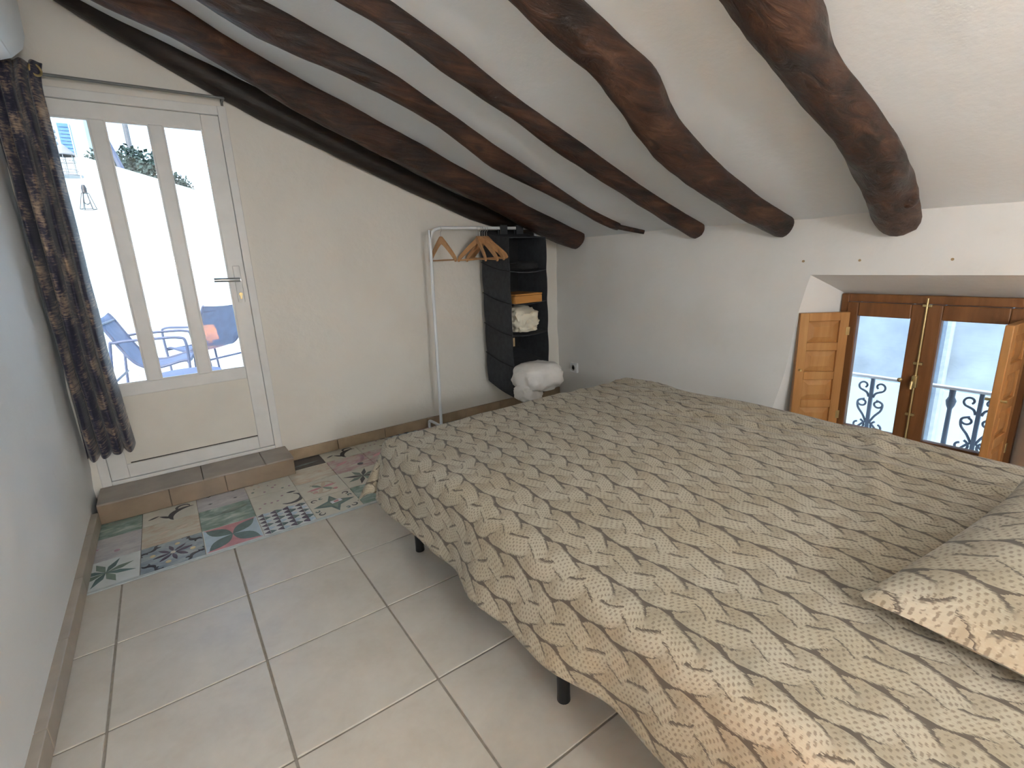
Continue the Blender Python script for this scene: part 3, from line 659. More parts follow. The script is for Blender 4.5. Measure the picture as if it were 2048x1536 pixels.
def shutter(name, label, w, z0, z1, loc, ang, flip):
    r = thing(name, label, 'shutter', loc, ang)
    th = .028; H_ = z1 - z0
    def sb(nm, a, b_, c0, c1, m=M_pine): t = MB(); t.box(a, b_, -th / 2, th / 2, c0, c1, 0, .003); return t.build(nm, m, r)
    sb('stile', 0, .045, 0, H_); sb('stile', w - .045, w, 0, H_)
    n = 4; rh = .045; ph = (H_ - rh * (n + 1)) / n
    for i in range(n + 1): sb('rail', .045, w - .045, i * (ph + rh), i * (ph + rh) + rh)
    for i in range(n):
        za = rh + i * (ph + rh); zb = za + ph; xa, xb = .045, w - .045; t = MB()
        for sg in (-1, 1):
            o0, o1, ins = sg * .001, sg * .0115, .030
            vs = [(xa, o0, za), (xb, o0, za), (xb, o0, zb), (xa, o0, zb), (xa + ins, o1, za + ins), (xb - ins, o1, za + ins), (xb - ins, o1, zb - ins), (xa + ins, o1, zb - ins)]
            t.add(vs, [(0, 1, 5, 4), (1, 2, 6, 5), (2, 3, 7, 6), (3, 0, 4, 7), (4, 5, 6, 7)])
        t.build('raised_panel', M_pine, r)
    for z in (.12, H_ - .10): t = MB(); t.box(-.006, .012, -th / 2 - .003, th / 2 + .003, z - .022, z + .022, 0, .002); t.build('hinge', M_brass, r)
    for sg in (-1, 1): t = MB(); t.tube([(w - .02, sg * th / 2, H_ * .55), (w - .02, sg * (th / 2 + .02), H_ * .55)], .006, 8); t.build('knob', M_brass, r)
    return r
shutter('window_shutter', 'orange pine panelled shutter folded back against the niche beside the socket-side pane', .245, .17, .853, (2.948, 1.092, .17), PI / 2 + math.radians(48), 1)
shutter('window_shutter', 'pine shutter standing edge-on into the room on the bed-head side of the window', .245, .17, .862, (2.952, .425, .17), PI - math.radians(3), -1)
# socket
sk = thing('wall_socket', 'white wall socket low on the plaster beside the hanging organiser', 'socket', (XR, 3.03, .281))
t = MB(); t.box(-.018, .004, -.042, .042, -.042, .042, 0, .005); t.build('cover_plate', M_plast, sk)
t = MB(); t.lathe([(.0, .0), (.018, .0), (.02, .006), (.026, .007), (.027, 0)], (0, 0, 0), 18); t.build('socket_well', plain('socket_grey', (.5, .5, .48), .4), sk, 50, (-.018, 0, 0), (0, -PI / 2, 0))

# ------------------------------------------------------------------ bed
BX0, BX1, BY0, BY1, BT = .632, 2.165, -.12, 1.915, .50
bed = thing('bed', 'double bed with mattress on a black-legged base', 'bed', ((BX0 + BX1) / 2, (BY0 + BY1) / 2, 0))
hx, hy = (BX1 - BX0) / 2, (BY1 - BY0) / 2
t = MB(); t.box(-hx + .03, hx - .03, -hy + .03, hy - .03, .285, .482, 0, .05); t.build('mattress', M_matt, bed, 40)
t = MB(); t.box(-hx + .03, hx - .03, -hy + .03, hy - .03, .235, .284, 0, .008); t.build('bed_base', M_black, bed)
ybs = (.85, 1.782, -.04)
for lx in (.722, 2.075):
    for ly in ybs:
        t = MB(); cx, cy = lx - (BX0 + BX1) / 2, ly - (BY0 + BY1) / 2
        t.lathe([(0, .236), (.019, .236), (.018, .02), (.019, .0), (0, .0)], (cx, cy, 0), 16); t.build('leg', M_black, bed, 40)
# bedspread drape
Rr = .055
def prof_drop(e):
    arc = Rr * PI / 2
    if e <= 0: return 0, 0, 0
    if e < arc: a = e / Rr; return Rr * math.sin(a), Rr * (1 - math.cos(a)), 0
    return Rr, Rr + (e - arc), e - arc
def drape(u, v):
    x0, x1, y1 = BX0 + Rr, BX1 - Rr, BY1 - Rr
    ex = x0 - u if u < x0 else (u - x1 if u > x1 else 0); sx = -1 if u < x0 else 1; ey = max(0, v - y1)
    cx, cy = min(max(u, x0), x1), min(v, y1)
    # top surface wrinkles
    zt = BT + .008 * nz(u * 2.2, v * 2.2, 3) + .004 * nz(u * 7, v * 5, 8) + .010 * math.exp(-((u - 1.4) / .5) ** 2)
    wr = max(0, (u - 1.45) / .7)
    zt += min(wr, 1) * .016 * (1 - abs(nz(u * 9 + v * 1.5, v * 1.3, 21)) * 3.4)
    zt += .010 * math.exp(-((v - .50 - .35 * (u - 1.7)) / .03) ** 2) * (1 if u > 1.25 else 0) * min(1, max(0, (u - 1.25) * 4))
    if ex > 0 and ey > 0:
        r = math.hypot(ex, ey); th = math.atan2(ey, ex); o, d, h = prof_drop(r)
        fo = h * .46 * math.sin(2 * th) + h * .16
        X = cx + sx * (o + fo * .75) * math.cos(th); Y = cy + (o + fo * .9) * math.sin(th)
        wob = .035 * h * 3 * math.sin(6 * th + 1.0)
        return (X + wob * math.sin(th), Y + wob * math.cos(th), zt - d * (1 - .10 * math.sin(2 * th)))
    if ex > 0:
        o, d, h = prof_drop(ex); fl = h * .20 + h * (.09 * math.sin(v * 7.3 + 1) + .10 * nz(v * 6, 1, 2))
        return (cx + sx * (o + fl), v, zt - d)
    if ey > 0:
        o, d, h = prof_drop(ey); fl = h * .12 + h * .16 * math.sin(u * 8)
        return (u, cy + o + fl, zt - d)
    return (u, v, zt)
U0, U1, V0, V1 = BX0 - .215, BX1 + .19, BY0 + .02, BY1 + .19
def hemU(s, v): 
    return U0 + .018 * math.sin(v * 3.1 + .4) * (1 - s) + (U1 - U0) * s
t = MB(); NU, NV = 150, 170
t.grid(NU, NV, lambda s, q: drape(hemU(s, V0 + (V1 - V0) * q), V0 + (V1 - V0) * q), 0, lambda s, q: (hemU(s, V0 + (V1 - V0) * q), V0 + (V1 - V0) * q))
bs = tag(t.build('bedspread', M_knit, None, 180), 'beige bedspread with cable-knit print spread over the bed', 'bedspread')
sm = bs.modifiers.new('thickness', 'SOLIDIFY'); sm.thickness = .006; sm.offset = -1
# pillow
def pil(s, q, top):
    a, b_ = 2 * s - 1, 2 * q - 1
    f = max(0, (1 - abs(a) ** 2.6) * (1 - abs(b_) ** 2.6)) ** .48
    hxp, hyp = .43, .28
    x = a * hxp * (1 - .07 * (1 - b_ * b_)); y = b_ * hyp * (1 - .09 * (1 - a * a))
    z = (.098 if top else -.045) * f + .006 * nz(a * 3, b_ * 3, 5) * f
    z += .03 * (abs(a * b_)) ** 3 * 0
    return (x, y, z)
t = MB(); t.grid(48, 36, lambda s, q: pil(s, q, True), 0, lambda s, q: (s * .62 + .04, q * .5 + .1)); t.grid(48, 36, lambda s, q: pil(s, q, False), 0, lambda s, q: (s * .62 + 3, q * .5))
bm = bmesh.new()
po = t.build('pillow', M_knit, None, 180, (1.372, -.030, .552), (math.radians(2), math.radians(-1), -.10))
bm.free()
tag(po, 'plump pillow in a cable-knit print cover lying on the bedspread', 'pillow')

# ------------------------------------------------------------------ clothes rack, hangers, organiser
RX0, RX1, RY, RZ = 1.497, 2.36, 3.0, 1.413
rk = thing('clothes_rack', 'white metal clothes rack against the gable wall', 'clothes rack', (RX0, RY, 0))
t = MB(); t.tube(bez([(-.032, 0, .06), (-.03, 0, .12), (-.005, 0, 1.30), (.0, 0, RZ - .07), (.022, 0, RZ - .02), (.075, 0, RZ)], 6) + [(RX1 - RX0 - .075, 0, RZ - .003)] + bez([(RX1 - RX0 - .07, 0, RZ - .004), (RX1 - RX0 - .02, 0, RZ - .024), (RX1 - RX0, 0, RZ - .075), (RX1 - RX0, 0, .06)], 6), .0105, 10); t.build('tube_frame', M_plast, rk, 50)
for fx in (-.032, RX1 - RX0):
    t = MB(); t.tube(bez([(fx, -.20, .0), (fx, -.20, .04), (fx, -.17, .065), (fx, 0, .068), (fx, .17, .065), (fx, .195, .04), (fx, .195, 0)], 5), .0105, 10); t.build('foot', M_plast, rk, 50)
def hanger_parts():
    out = []
    t = MB()
    P_ = bez([(-.205, -.150), (-.185, -.118), (-.10, -.055), (-.035, -.012), (0, .004), (.035, -.012), (.10, -.055), (.185, -.118), (.205, -.150)], 4)
    Q_ = bez([(.195, -.160), (.165, -.134), (.09, -.085), (.03, -.052), (0, -.044), (-.03, -.052), (-.09, -.085), (-.165, -.134), (-.195, -.160)], 4)
    poly = [(p.x, p.y) for p in P_[:]] ; q2 = [(p.x, p.y) for p in Q_]
    # strip quads keep concave outline valid
    n = min(len(poly), len(q2)); q2 = q2[::-1]; th = .006; vs = []; fs = []
    for i in range(n):
        for yy in (-th, th): vs.append((yy, poly[i][0], poly[i][1])); vs.append((yy, q2[i][0], q2[i][1]))
    for i in range(n - 1):
        a, b_ = i * 4, (i + 1) * 4
        fs += [(a, a + 1, b_ + 1, b_), (a + 2, b_ + 2, b_ + 3, a + 3), (a, b_, b_ + 2, a + 2), (a + 1, a + 3, b_ + 3, b_ + 1)]
    fs += [(0, 2, 3, 1), ((n - 1) * 4, (n - 1) * 4 + 1, (n - 1) * 4 + 3, (n - 1) * 4 + 2)]
    t.add(vs, fs); out.append(('shoulder_bar', t, M_hang))
    t = MB(); t.tube([(0, -.185, -.148), (0, .185, -.148)], .005, 8); out.append(('trouser_bar', t, M_hang))
    t = MB(); c = .042
    t.tube([(0, 0, 0), (0, 0, .022)] + [(0, -.016 * math.sin(a) , c + .0 + -.016 * math.cos(a) + .006) for a in [k * .42 for k in range(0, 10)]], .0018, 6); out.append(('hook', t, M_steel))
    return out
HP = None
def hanger(x, rz, label, roll=0.0, group=None):
    global HP
    r = thing('coat_hanger', label, 'hanger', (x, RY, RZ - .058), rz, group); r.rotation_euler = (roll, 0, rz)
    if HP is None: HP = [t.build(n, m, r, 40) for n, t, m in hanger_parts()]
    else:
        for h in HP: c = h.copy(); COL.objects.link(c); c.parent = r
hanger(1.572, -.05, 'single wooden coat hanger hanging apart by the bend of the white rack')
for k, (x, rz, ro) in enumerate(((1.852, -.30, .03), (1.873, .42, -.02), (1.893, -.05, .05), (1.912, .22, -.03), (1.930, .02, .02))):
    hanger(x, rz, 'wooden coat hanger in the bunch beside the hanging organiser', ro, 'bunched wooden coat hangers')
# organiser: front at y=2.80, back at 3.15, sheared forward
OX0, OX1, OY0, OY1 = 1.975, 2.295, 2.80, 3.15
og = thing('hanging_organiser', 'charcoal fabric hanging organiser with five open compartments', 'organiser', (OX0, OY0, .22))
OW, OD = OX1 - OX0, OY1 - OY0
lev = [0.0, .228, .452, .675, .895, 1.118]
def sh(y, z): return z + .068 * (y / OD) + .02 * math.sin(PI * y / OD) * -.6
def sheet(name, f, th, nu, nv, m):
    t = MB(); t.grid(nu, nv, lambda a, b_: f(a, b_, 0)); t.grid(nu, nv, lambda a, b_: f(a, b_, th))
    for a0, a1 in (((0, 0), (1, 0)), ((1, 0), (1, 1)), ((1, 1), (0, 1)), ((0, 1), (0, 0))):
        n = nu if a0[1] == a1[1] else nv
        for k in range(n):
            p = lambda q: (a0[0] + (a1[0] - a0[0]) * q, a0[1] + (a1[1] - a0[1]) * q)
            c0, c1 = p(k / n), p((k + 1) / n); t.add([f(*c0, 0), f(*c1, 0), f(*c1, th), f(*c0, th)], [(0, 1, 2, 3)])
    return t.build(name, m, og, 40)
def pk(z, y): # slight pinch at every shelf seam
    i = min(range(6), key=lambda k: abs(lev[k] - z)); return .006 * (1 - math.exp(-((z - lev[i]) / .05) ** 2))
sheet('side_panel', lambda a, b_, h: (-pk(lev[5] * b_, 0) + h * 1.0, OD * a, sh(OD * a, lev[5] * b_)), .004, 10, 60, M_fab)
sheet('side_panel', lambda a, b_, h: (OW + pk(lev[5] * b_, 0) - h, OD * a, sh(OD * a, lev[5] * b_)), .004, 10, 60, M_fab)
sheet('back_panel', lambda a, b_, h: (OW * a, OD - h, sh(OD, lev[5] * b_)), .004, 6, 20, M_fabi)
for k, z in enumerate(lev):
    sheet('top_panel' if k == 5 else 'shelf', lambda a, b_, h: (.004 + (OW - .008) * a, .002 + (OD - .008) * b_, sh(.002 + (OD - .008) * b_, z) - .012 * math.sin(PI * a) * (k < 5) - h), .006, 8, 8, M_fab)
    if 0 < k < 5:
        t = MB(); t.tube([(-.008, OD * q / 8, sh(OD * q / 8, z)) for q in range(9)], .003, 6); t.build('seam', M_fabi, og, 50)
for xx in (.09, .23):
    t = MB(); t.box(xx - .03, xx + .03, .18, .186, lev[5] + .03, RZ - .22 + .012, 0); t.box(xx - .03, xx + .03, .212, .218, lev[5] + .03, RZ - .22 + .012, 0); t.box(xx - .03, xx + .03, .18, .218, RZ - .22 + .0115, RZ - .22 + .0165, 0); t.build('strap', M_fab, og)
t = MB(); t.box(.0, .014, -.004, -.001, lev[2] - .075, lev[2] - .015); t.build('care_tag', M_card, og)
# contents
bx = thing('wooden_box', 'flat honey-brown wooden box on the shelf above the cream bag', 'box', (OX0 + .115, OY0 + .125, .22 + lev[3] + .020))
t = MB(); t.box(-.10, .135, -.155, .13, -.022, .030, 0, .004); t.build('box_body', M_box, bx)
t = MB(); t.box(-.102, .137, -.157, .132, .031, .043, 0, .004); t.build('lid', M_box, bx)
def lump(name, label, cat, m, c, sx, sy, sz, seed, flat=.5, sub=4, crease=.22, fr=2.3):
    bm = bmesh.new(); bmesh.ops.create_icosphere(bm, subdivisions=sub, radius=1)
    for v in bm.verts:
        p = v.co.normalized(); q = Vector([math.copysign(abs(k) ** .72, k) for k in p])
        r = 1 + crease * (.5 - abs(nz(p.x * fr + seed, p.y * fr, p.z * fr))) + .10 * nz(p.x * 5, p.y * 5 + seed, p.z * 5)
        v.co = Vector((q.x * sx * r, q.y * sy * r, q.z * sz * r * (flat + .5 if q.z > 0 else 1)))
        v.co.z = max(v.co.z, -sz * .92)
    t = MB(); t.bm(bm); o = t.build(name, m, None, 60, c); return tag(o, label, cat)
lump('cloth_bag', 'crumpled cream cloth bag on the organiser shelf below the wooden box', 'bag', M_bag, (OX0 + .142, OY0 + .105, .22 + lev[2] + .088),   .098, .12, .080, 3, .62, 4, .5, 3.0)
lump('folded_pillow', 'white folded pillow bulging out of the lowest organiser compartment', 'pillow', M_pill, (2.115, 2.715, .372), .165, .15, .098, 11, .5, 4, .18, 1.6)
lump('white_bundle', 'white fabric bundle under the folded pillow at the organiser foot', 'bundle', M_pill, (2.01, 2.69, .275), .085, .08, .062, 17, .5, 4, .3, 2.2)
lump('folded_clothes', 'folded black clothing on the top shelf of the organiser', 'clothes', M_fabi, (OX0 + .17, OY0 + .15, .22 + lev[4] + .030), .12, .13, .033, 23, .5, 3, .3, 2.2)

# ------------------------------------------------------------------ bedside lamps (behind the view, mirrored in the door glass)
def shade_mat():
    m, b = new_mat('warm_lamp_shade'); f = e_noise(60, e_obj(), 2)
    setin(b, 'Base Color', e_ramp(f, [(.3, (.80, .62, .38)), (.7, (.86, .69, .45))])); setin(b, 'Roughness', .8)
    nt = m.node_tree; tl = nt.nodes.new('ShaderNodeBsdfTranslucent'); tl.inputs[0].default_value = (.92, .72, .42, 1); mx = nt.nodes.new('ShaderNodeMixShader'); mx.inputs[0].default_value = .6
    out = [n for n in nt.nodes if n.type == 'OUTPUT_MATERIAL'][0]; nt.links.new(b.outputs[0], mx.inputs[1]); nt.links.new(tl.outputs[0], mx.inputs[2]); nt.links.new(mx.outputs[0], out.inputs[0]); return m
M_shade = shade_mat()
def lamp(x, y, label, label2, watts):
    n = thing('nightstand', label2, 'nightstand', (x, y, 0))
    t = MB(); t.box(-.15, .15, -.15, .15, .30, .325, 0, .005); t.build('top', M_pine, n)
    for sx in (-.13, .13):
        for sy in (-.13, .13): t = MB(); t.box(sx - .015, sx + .015, sy - .015, sy + .015, 0, .299, 0, .003); t.build('leg', M_pine, n)
    l = thing('bedside_lamp', label, 'lamp', (x, y, .325))
    t = MB(); t.lathe([(0, 0), (.055, 0), (.055, .012), (.02, .03), (.03, .06), (.012, .09), (.010, .14), (0, .14)], n=20); t.build('lamp_base', M_brass, l, 40)
    t = MB(); t.lathe([(.095, .095), (.070, .265), (.0685, .265), (.0935, .095)], n=28); t.build('lamp_shade', M_shade, l, 60)
    d = bpy.data.lights.new('bulb_light', 'POINT'); d.energy = watts; d.color = (1, .66, .28); d.shadow_soft_size = .035
    o = link('bulb_light', d, l, (0, 0, .19))
lamp(.40, -.24, 'small brass lamp with cream shade on the door-side nightstand', 'pine nightstand at the bed head on the curtain side', 9)
lamp(2.44, -.22, 'small brass lamp with cream shade on the window-side nightstand', 'pine nightstand at the bed head on the window side', 1.3)

wl = thing('added_fill_lamp', 'added globe fill light on the unseen wall behind the bed head', 'fill light', (.30, YF, 1.30))  # invented light source, added behind the view to brighten the room
t = MB(); t.lathe([(0, 0), (.05, 0), (.05, .015), (.012, .02), (.012, .06), (0, .06)], n=20); t.build('wall_plate', M_brass, wl, 40, (0, 0, 0), (-PI / 2, 0, 0))
def fill_globe_mat():
    m, b = new_mat('fill_globe_glow'); f = e_noise(8, e_obj(), 2); setin(b, 'Base Color', (.9, .88, .84)); setin(b, 'Roughness', .4)
    setin(b, 'Emission Color', e_ramp(f, [(.3, (.97, .985, 1)), (.7, (1, 1, 1))])); setin(b, 'Emission Strength', 45.0); return m
t = MB(); bm = bmesh.new(); bmesh.ops.create_icosphere(bm, subdivisions=4, radius=.13); t.bm(bm); t.build('fill_globe', fill_globe_mat(), wl, 180, (0, .185, 0))

# ------------------------------------------------------------------ terrace behind the door
M_tfl = plain('terrace_floor_tile', (.50, .55, .57), .6, var=.1, scale=5)
M_cha = plain('blue_grey_tube', (.05, .065, .11), .5)
M_sling = plain('grey_sling_fabric', (.085, .115, .18), .8)
g = MB(); g.box(-4.2, 3.2, YO, 9.3, -.15, .0); struct(g.build('terrace_floor', M_tfl), 'pale tiled terrace floor beyond the glazed door')
g = MB()
TW = lambda x: 2.625 - .30 * x
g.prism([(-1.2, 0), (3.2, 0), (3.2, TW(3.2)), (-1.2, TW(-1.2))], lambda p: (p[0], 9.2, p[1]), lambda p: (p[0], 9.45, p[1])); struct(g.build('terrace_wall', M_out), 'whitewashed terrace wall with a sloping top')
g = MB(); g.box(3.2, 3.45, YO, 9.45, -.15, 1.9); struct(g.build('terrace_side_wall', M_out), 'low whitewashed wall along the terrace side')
def sling_chair(label, loc, rz):
    c = thing('terrace_chair', label, 'chair', loc, rz, 'terrace sling chairs'); w = .27
    side = [(-.34, .86), (-.30, .80), (-.16, .50), (-.06, .40), (.05, .385), (.22, .42), (.28, .41)]
    for sy in (-w, w):
        t = MB(); t.tube(bez([(x, sy, z) for x, z in side], 6), .013, 8); t.build('seat_rail', M_cha, c, 50)
        t = MB(); t.tube(bez([(.25, sy * 1.08, .0), (.27, sy * 1.08, .30), (.28, sy * 1.08, .58), (.23, sy * 1.08, .635), (.05, sy * 1.08, .645), (-.22, sy * 1.08, .64), (-.27, sy * 1.08, .58), (-.33, sy * 1.08, 0)], 6), .012, 8); t.build('arm_frame', M_cha, c, 50)
    pr = bez([Vector((x, 0, z)) for x, z in side], 6); n = len(pr) - 1
    t = MB()
    for off in (0, -.006):
        t.grid(8, n, lambda a, b_: (pr[int(round(b_ * n))].x, -w + 2 * w * a, pr[int(round(b_ * n))].z + off - .02 * math.sin(PI * a)))
    t.build('sling', M_sling, c, 60)
    for bx_, bz_, bw_ in ((-.30, .80, w), (.27, .40, w * 1.08), (-.29, .3, w * 1.08)): t = MB(); t.tube([(bx_, -bw_, bz_), (bx_, bw_, bz_)], .011, 8); t.build('cross_bar', M_cha, c, 50)
    return c
sling_chair('blue-grey tubular sling chair standing sideways next to the low round table', (-.12, 5.65, 0), -.12)
sling_chair('blue-grey tubular sling chair turned away from the door behind the first one', (.36, 6.38, 0), PI / 2 + .65)
tb = thing('terrace_table', 'low round blue-grey table between the door and the terrace chairs', 'table', (.07, 4.78, 0))
t = MB(); t.lathe([(0, .40), (.25, .40), (.255, .39), (.25, .375), (0, .375)], n=32); t.build('table_top', M_sling, tb, 40)
for k in range(3):
    a = k * 2 * PI / 3 + .5; t = MB(); t.tube([(.19 * math.cos(a), .19 * math.sin(a), .376), (.22 * math.cos(a), .22 * math.sin(a), 0)], .012, 8); t.build('leg', M_cha, tb)
pt = thing('planter', 'white round planter standing behind the terrace chair', 'planter', (-.50, 7.4, 0))
t = MB(); t.lathe([(0, 0), (.13, 0), (.17, .27), (.18, .30), (.155, .30), (.15, .27), (0, .27)], n=28); t.build('pot', M_plast, pt, 40)
# hanging lights on the terrace
cb = MB(); cb.tube([(-1.6, 5.1, 2.95), (-.6, 5.1, 2.88), (.6, 5.1, 2.90), (3.3, 5.1, 3.05)], .006, 6); tag(cb.build('cable', M_black), 'black cable strung high across the terrace', 'cable')
for px in (-1.6, 3.3):
    t = MB(); t.tube([(px, 5.1, 0 if px < 0 else 0), (px, 5.1, 3.07)], .025, 10); t.lathe([(0, 0), (.09, 0), (.09, .015), (0, .015)], (px, 5.1, 0), 16); tag(t.build('cable_post', M_white), 'white post at the %s end of the terrace cable' % ('building' if px < 0 else 'side wall'), 'post')
pl = thing('cage_pendant', 'wire cage pendant bulb hanging on the terrace', 'pendant lamp', (-.32, 5.1, 1.70))
t = MB(); t.tube([(0, 0, .17), (0, 0, 1.19)], .003, 6); t.build('wire', M_white, pl)
t = MB(); t.lathe([(0, .12), (.016, .12), (.018, .15), (.010, .175), (0, .175)], n=12); t.build('lamp_socket', M_black, pl, 40)
t = MB(); n = 6
for k in range(n):
    a = 2 * PI * k / n; t.tube([(.022 * math.cos(a), .022 * math.sin(a), .115), (.050 * math.cos(a), .050 * math.sin(a), 0)], .0028, 5)
for r, z in ((.022, .115), (.050, 0)): t.tube([(r * math.cos(2 * PI * k / n), r * math.sin(2 * PI * k / n), z) for k in range(n)], .0028, 5, closed=True)
t.build('wire_cage', M_black, pl)
t = MB(); t.lathe([(0, .03), (.018, .04), (.024, .06), (.014, .09), (.012, .12)], n=14); t.build('bulb', M_pane, pl, 60)
ln = thing('hanging_lantern', 'glazed metal lantern with conical top hanging on the terrace', 'lantern', (-.44, 5.75, 2.02))
t = MB(); t.lathe([(0, 0), (.10, 0), (.10, .012), (0, .014)], n=28); t.build('lantern_base', M_rod, ln, 40)
t = MB(); t.lathe([(.09, .17), (.045, .215), (.02, .245), (0, .26)], n=28); t.lathe([(.09, .165), (.09, .172), (.075, .172), (.075, .165), (.09, .165)], n=28); t.build('lantern_roof', M_rod, ln, 40)
for k in range(8):
    a = 2 * PI * k / 8; t = MB(); t.tube([(.08 * math.cos(a), .08 * math.sin(a), .01), (.08 * math.cos(a), .08 * math.sin(a), .17)], .003, 6); t.build('cage_bar', M_rod, ln)
for z in (.05, .12): t = MB(); t.tube([(.08 * math.cos(2 * PI * k / 24), .08 * math.sin(2 * PI * k / 24), z) for k in range(24)], .003, 6, closed=True); t.build('cage_ring', M_rod, ln)
t = MB(); t.tube([(0, 0, .258), (0, 0, .90)], .003, 6); t.build('wire', M_white, ln)
cb = MB(); cb.tube([(-1.6, 5.75, 2.95), (-.43, 5.75, 2.92), (3.3, 5.75, 3.05)], .006, 6); tag(cb.build('cable', M_black), 'second black cable carrying the lantern across the terrace', 'cable')
for px in (-1.6, 3.3):
    t = MB(); t.tube([(px, 5.75, 0), (px, 5.75, 3.07)], .025, 10); t.lathe([(0, 0), (.09, 0), (.09, .015), (0, .015)], (px, 5.75, 0), 16); tag(t.build('cable_post', M_white), 'white post at the %s end of the lantern cable' % ('building' if px < 0 else 'side wall'), 'post')
# neighbouring house with blue shutter
hb = thing('white_house', 'white neighbouring house with a blue louvred shutter', 'house', (0, 28, 0))
t = MB(); t.box(-9, -1.27, 0, 6, -3, 13.0); t.build('house_wall', M_out, hb)
bs_ = link('shutter', None, hb); M_blue = plain('blue_paint', (.035, .13, .30), .5)
t = MB(); t.box(-2.12, -1.72, -.08, -.005, 5.3, 7.2); t.build('shutter_board', M_blue, bs_)
for k in range(14): t = MB(); t.box(-2.08, -1.76, -.11, -.079, 5.37 + k * .13, 5.46 + k * .13); t.build('slat', M_blue, bs_)
M_slot = plain('slot_grey', (.10, .13, .16), .8)
for k in range(8): t = MB(); t.box(-2.45, -2.22, -.05, -.004, 5.3 + k * .22, 5.40 + k * .22); t.build('vent_slot', M_slot, hb)
t = MB(); t.box(-4.0, -1.15, -.4, -.001, 4.85, 5.02); t.build('ledge', M_out, hb)
for k in range(2): t = MB(); t.box(-1.60, -1.30, -.44, -.401, 4.55 + k * .36, 4.65 + k * .36); t.build('ledge_bracket', M_black, hb)
# ground, trees and poles beyond
M_leaf = plain('dark_tree_foliage', (.028, .050, .042), 1.0, var=.4, scale=5); M_bark = plain('tree_bark', (.10, .075, .055), .9)
g = MB(); g.grid(24, 24, lambda s, q: (-16 + 40 * s, 9.6 + 50 * q, -.9 + 3.0 * q ** 1.4 + .4 * nz(s * 5, q * 5, 2))); struct(g.build('hillside', plain('dry_hillside', (.20, .22, .14), .9, var=.3, scale=.6)), 'dry green hillside beyond the terrace wall')
def tree(x, y, z0, h, rx, label, seed):
    r = thing('tree', label, 'tree', (x, y, z0), 0, 'trees beyond the terrace wall')
    t = MB(); t.tube([(0, 0, -.8), (.05, 0, h * .35), (0, .05, h * .7)], [.10, .08, .05], 8); t.build('trunk', M_bark, r)
    t = MB(); rd = random.Random(seed)
    for k in range(1500):
        a, b_ = rd.uniform(0, 2 * PI), rd.uniform(-1, 1); q = math.sqrt(1 - b_ * b_); rr = rd.uniform(.55, 1.0) * (1 + .25 * nz(math.cos(a) * 2 + seed, math.sin(a) * 2, b_ * 2))
        c = Vector((rx * q * math.cos(a) * rr, rx * q * math.sin(a) * rr, h * .68 + b_ * h * .36 * rr)); s = rd.uniform(.10, .20) * rx
        ax = Vector((rd.uniform(-1, 1), rd.uniform(-1, 1), rd.uniform(-1, 1))).normalized(); bx_ = ax.orthogonal().normalized(); cx_ = ax.cross(bx_)
        t.add([c + bx_ * s, c + cx_ * s * .7, c - bx_ * s, c - cx_ * s * .7, c + ax * s * .25], [(0, 1, 4), (1, 2, 4), (2, 3, 4), (3, 0, 4)])
    o = t.build('crown', M_leaf, r); o['kind'] = 'stuff'
for i, (x, y, ztop, rx, lb) in enumerate(((-.78, 18.6, 4.42, .36, 'dark bushy tree close to the white neighbouring house'), (-.42, 17.6, 4.42, .42, 'dark tree beside the leaning pole beyond the terrace wall'), (.05, 19.4, 4.82, .46, 'tallest dark tree in front of the utility pole'),
        (.50, 17.6, 4.32, .44, 'rounded dark tree between the pole and the lower hillside trees'), (.98, 18.6, 4.06, .40, 'small dark tree low along the sloping terrace wall'), (1.30, 19.6, 3.98, .34, 'smallest dark tree at the low end of the tree row'))):
    tree(x, y, 1.6, (ztop - 1.6), rx, lb, i + 3)
t = MB(); t.tube([(.09, 21, -1), (.07, 21, 9)], .075, 8); tag(t.build('utility_pole', plain('pole_grey', (.10, .11, .12), .8)), 'tall thin grey utility pole beyond the terrace trees', 'pole')
t = MB(); t.tube([(-.14, 12, -.8), (-.15, 12, 3.1), (-.28, 12, 3.65)], [.05, .05, .025], 8); tag(t.build('leaning_pole', M_cha), 'short dark leaning pole just behind the terrace wall', 'pole')

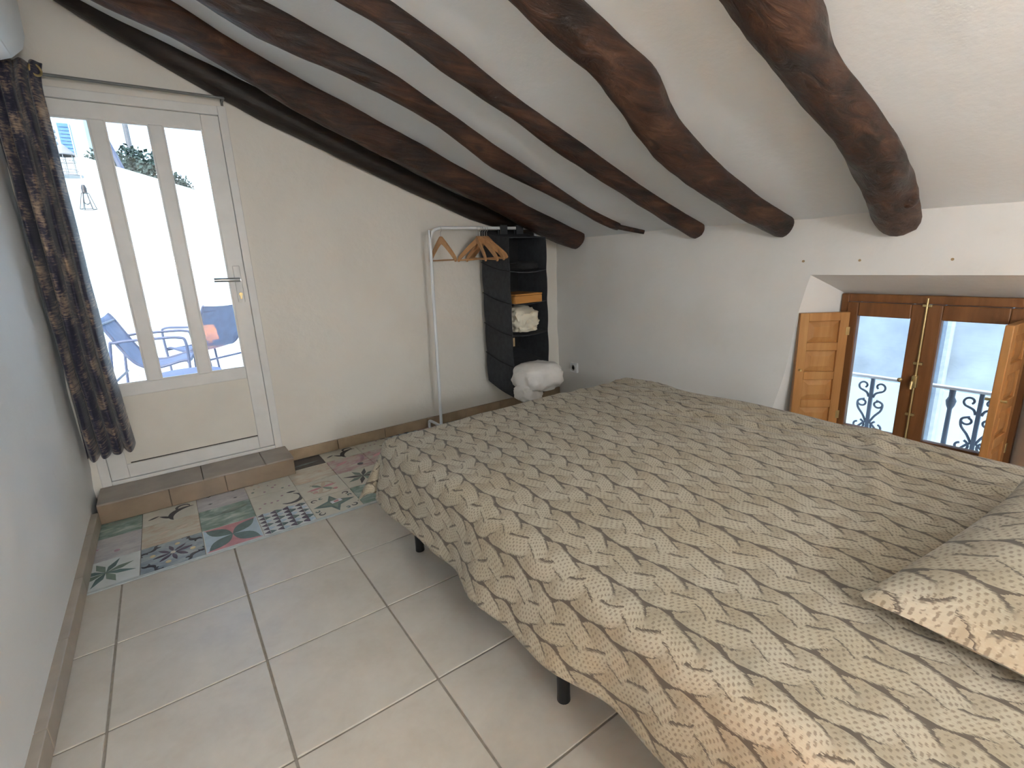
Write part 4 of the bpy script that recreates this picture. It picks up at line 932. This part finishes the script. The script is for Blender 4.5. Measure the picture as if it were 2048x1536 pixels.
# ------------------------------------------------------------------ outside the small window
M_conc = plain('grey_blue_render', (.27, .35, .40), .9, var=.22, scale=2.2)
ob = thing('opposite_house', 'grey rendered house with a white lower storey across the street', 'house', (6.4, 1.5, -3))
t = MB(); t.box(0, 3, -7, 7, 2.70, 9); t.build('upper_wall', M_conc, ob)
t = MB(); t.box(-.02, 3, -7, 7, 0, 2.70); t.build('lower_wall', M_out, ob)
t = MB(); t.tube([(-.10, -.05, 0), (-.10, -.05, 8)], .05, 10); t.build('downpipe', plain('pipe_grey', (.22, .29, .34), .7), ob)
g = MB(); g.box(XO, 9.4, -6, 9, -3.3, -3.0); struct(g.build('street', plain('street_grey', (.42, .42, .42), .9)), 'pale street below the small window')
br = thing('balcony_railing', 'wrought iron balcony railing with scrolls outside the small window', 'railing', (3.27, 0, .06))
M_iron = plain('haze_tinted_iron', (.15, .19, .25), .5)  # iron made paler and bluer, outdoor haze put into its colour
t = MB(); t.box(-.17, .06, .15, 1.45, -.08, -.005); t.build('balcony_slab', M_out, br)
t = MB(); t.box(-.018, .018, .15, 1.45, .385, .400, 0, .003); t.build('top_rail', M_plast, br)
t = MB(); t.box(-.012, .012, .15, 1.45, .04, .055, 0, .003); t.build('bottom_rail', M_iron, br)
def curl(cx, cz, r, a0, a1, sh_=.55, n=16): return [(0, cx + r * (1 - sh_ * k / n) * math.cos(a0 + (a1 - a0) * k / n), cz + r * (1 - sh_ * k / n) * math.sin(a0 + (a1 - a0) * k / n)) for k in range(n + 1)]
for y in (1.365, 1.045, .575, .255):
    t = MB(); t.box(-.009, .009, y - .009, y + .009, -.005, .386, 0, .002); t.build('post', M_iron, br)
    for sg in (-1, 1):
        t = MB()
        def mir(pts): return [(p[0], y + sg * p[1], p[2]) for p in pts]
        t.tube(mir(bez([(0, .010, .12), (0, .030, .16), (0, .058, .20), (0, .060, .24), (0, .030, .255)], 5)), .006, 7)
        t.tube(mir(curl(.038, .235, .026, 0, -4.6)), .0055, 7); t.tube(mir(curl(.040, .335, .028, -1.2, 4.0)), .0055, 7)
        t.tube(mir(bez([(0, .012, .27), (0, .022, .295), (0, .05, .310)], 5)), .006, 7)
        t.tube(mir(curl(.048, .095, .034, 1.9, 7.6, .5)), .006, 7); t.tube(mir(bez([(0, .010, .12), (0, .03, .10), (0, .06, .062)], 5)), .006, 7)
        t.build('scroll', M_iron, br, 50)
t = MB(); t.lathe([(0, -.005), (.016, -.005), (.012, .02), (.010, .28), (.018, .30), (.022, .325), (.013, .345), (.014, .386), (0, .386)], (0, .69, 0), 14); t.build('baluster', M_iron, br, 40)
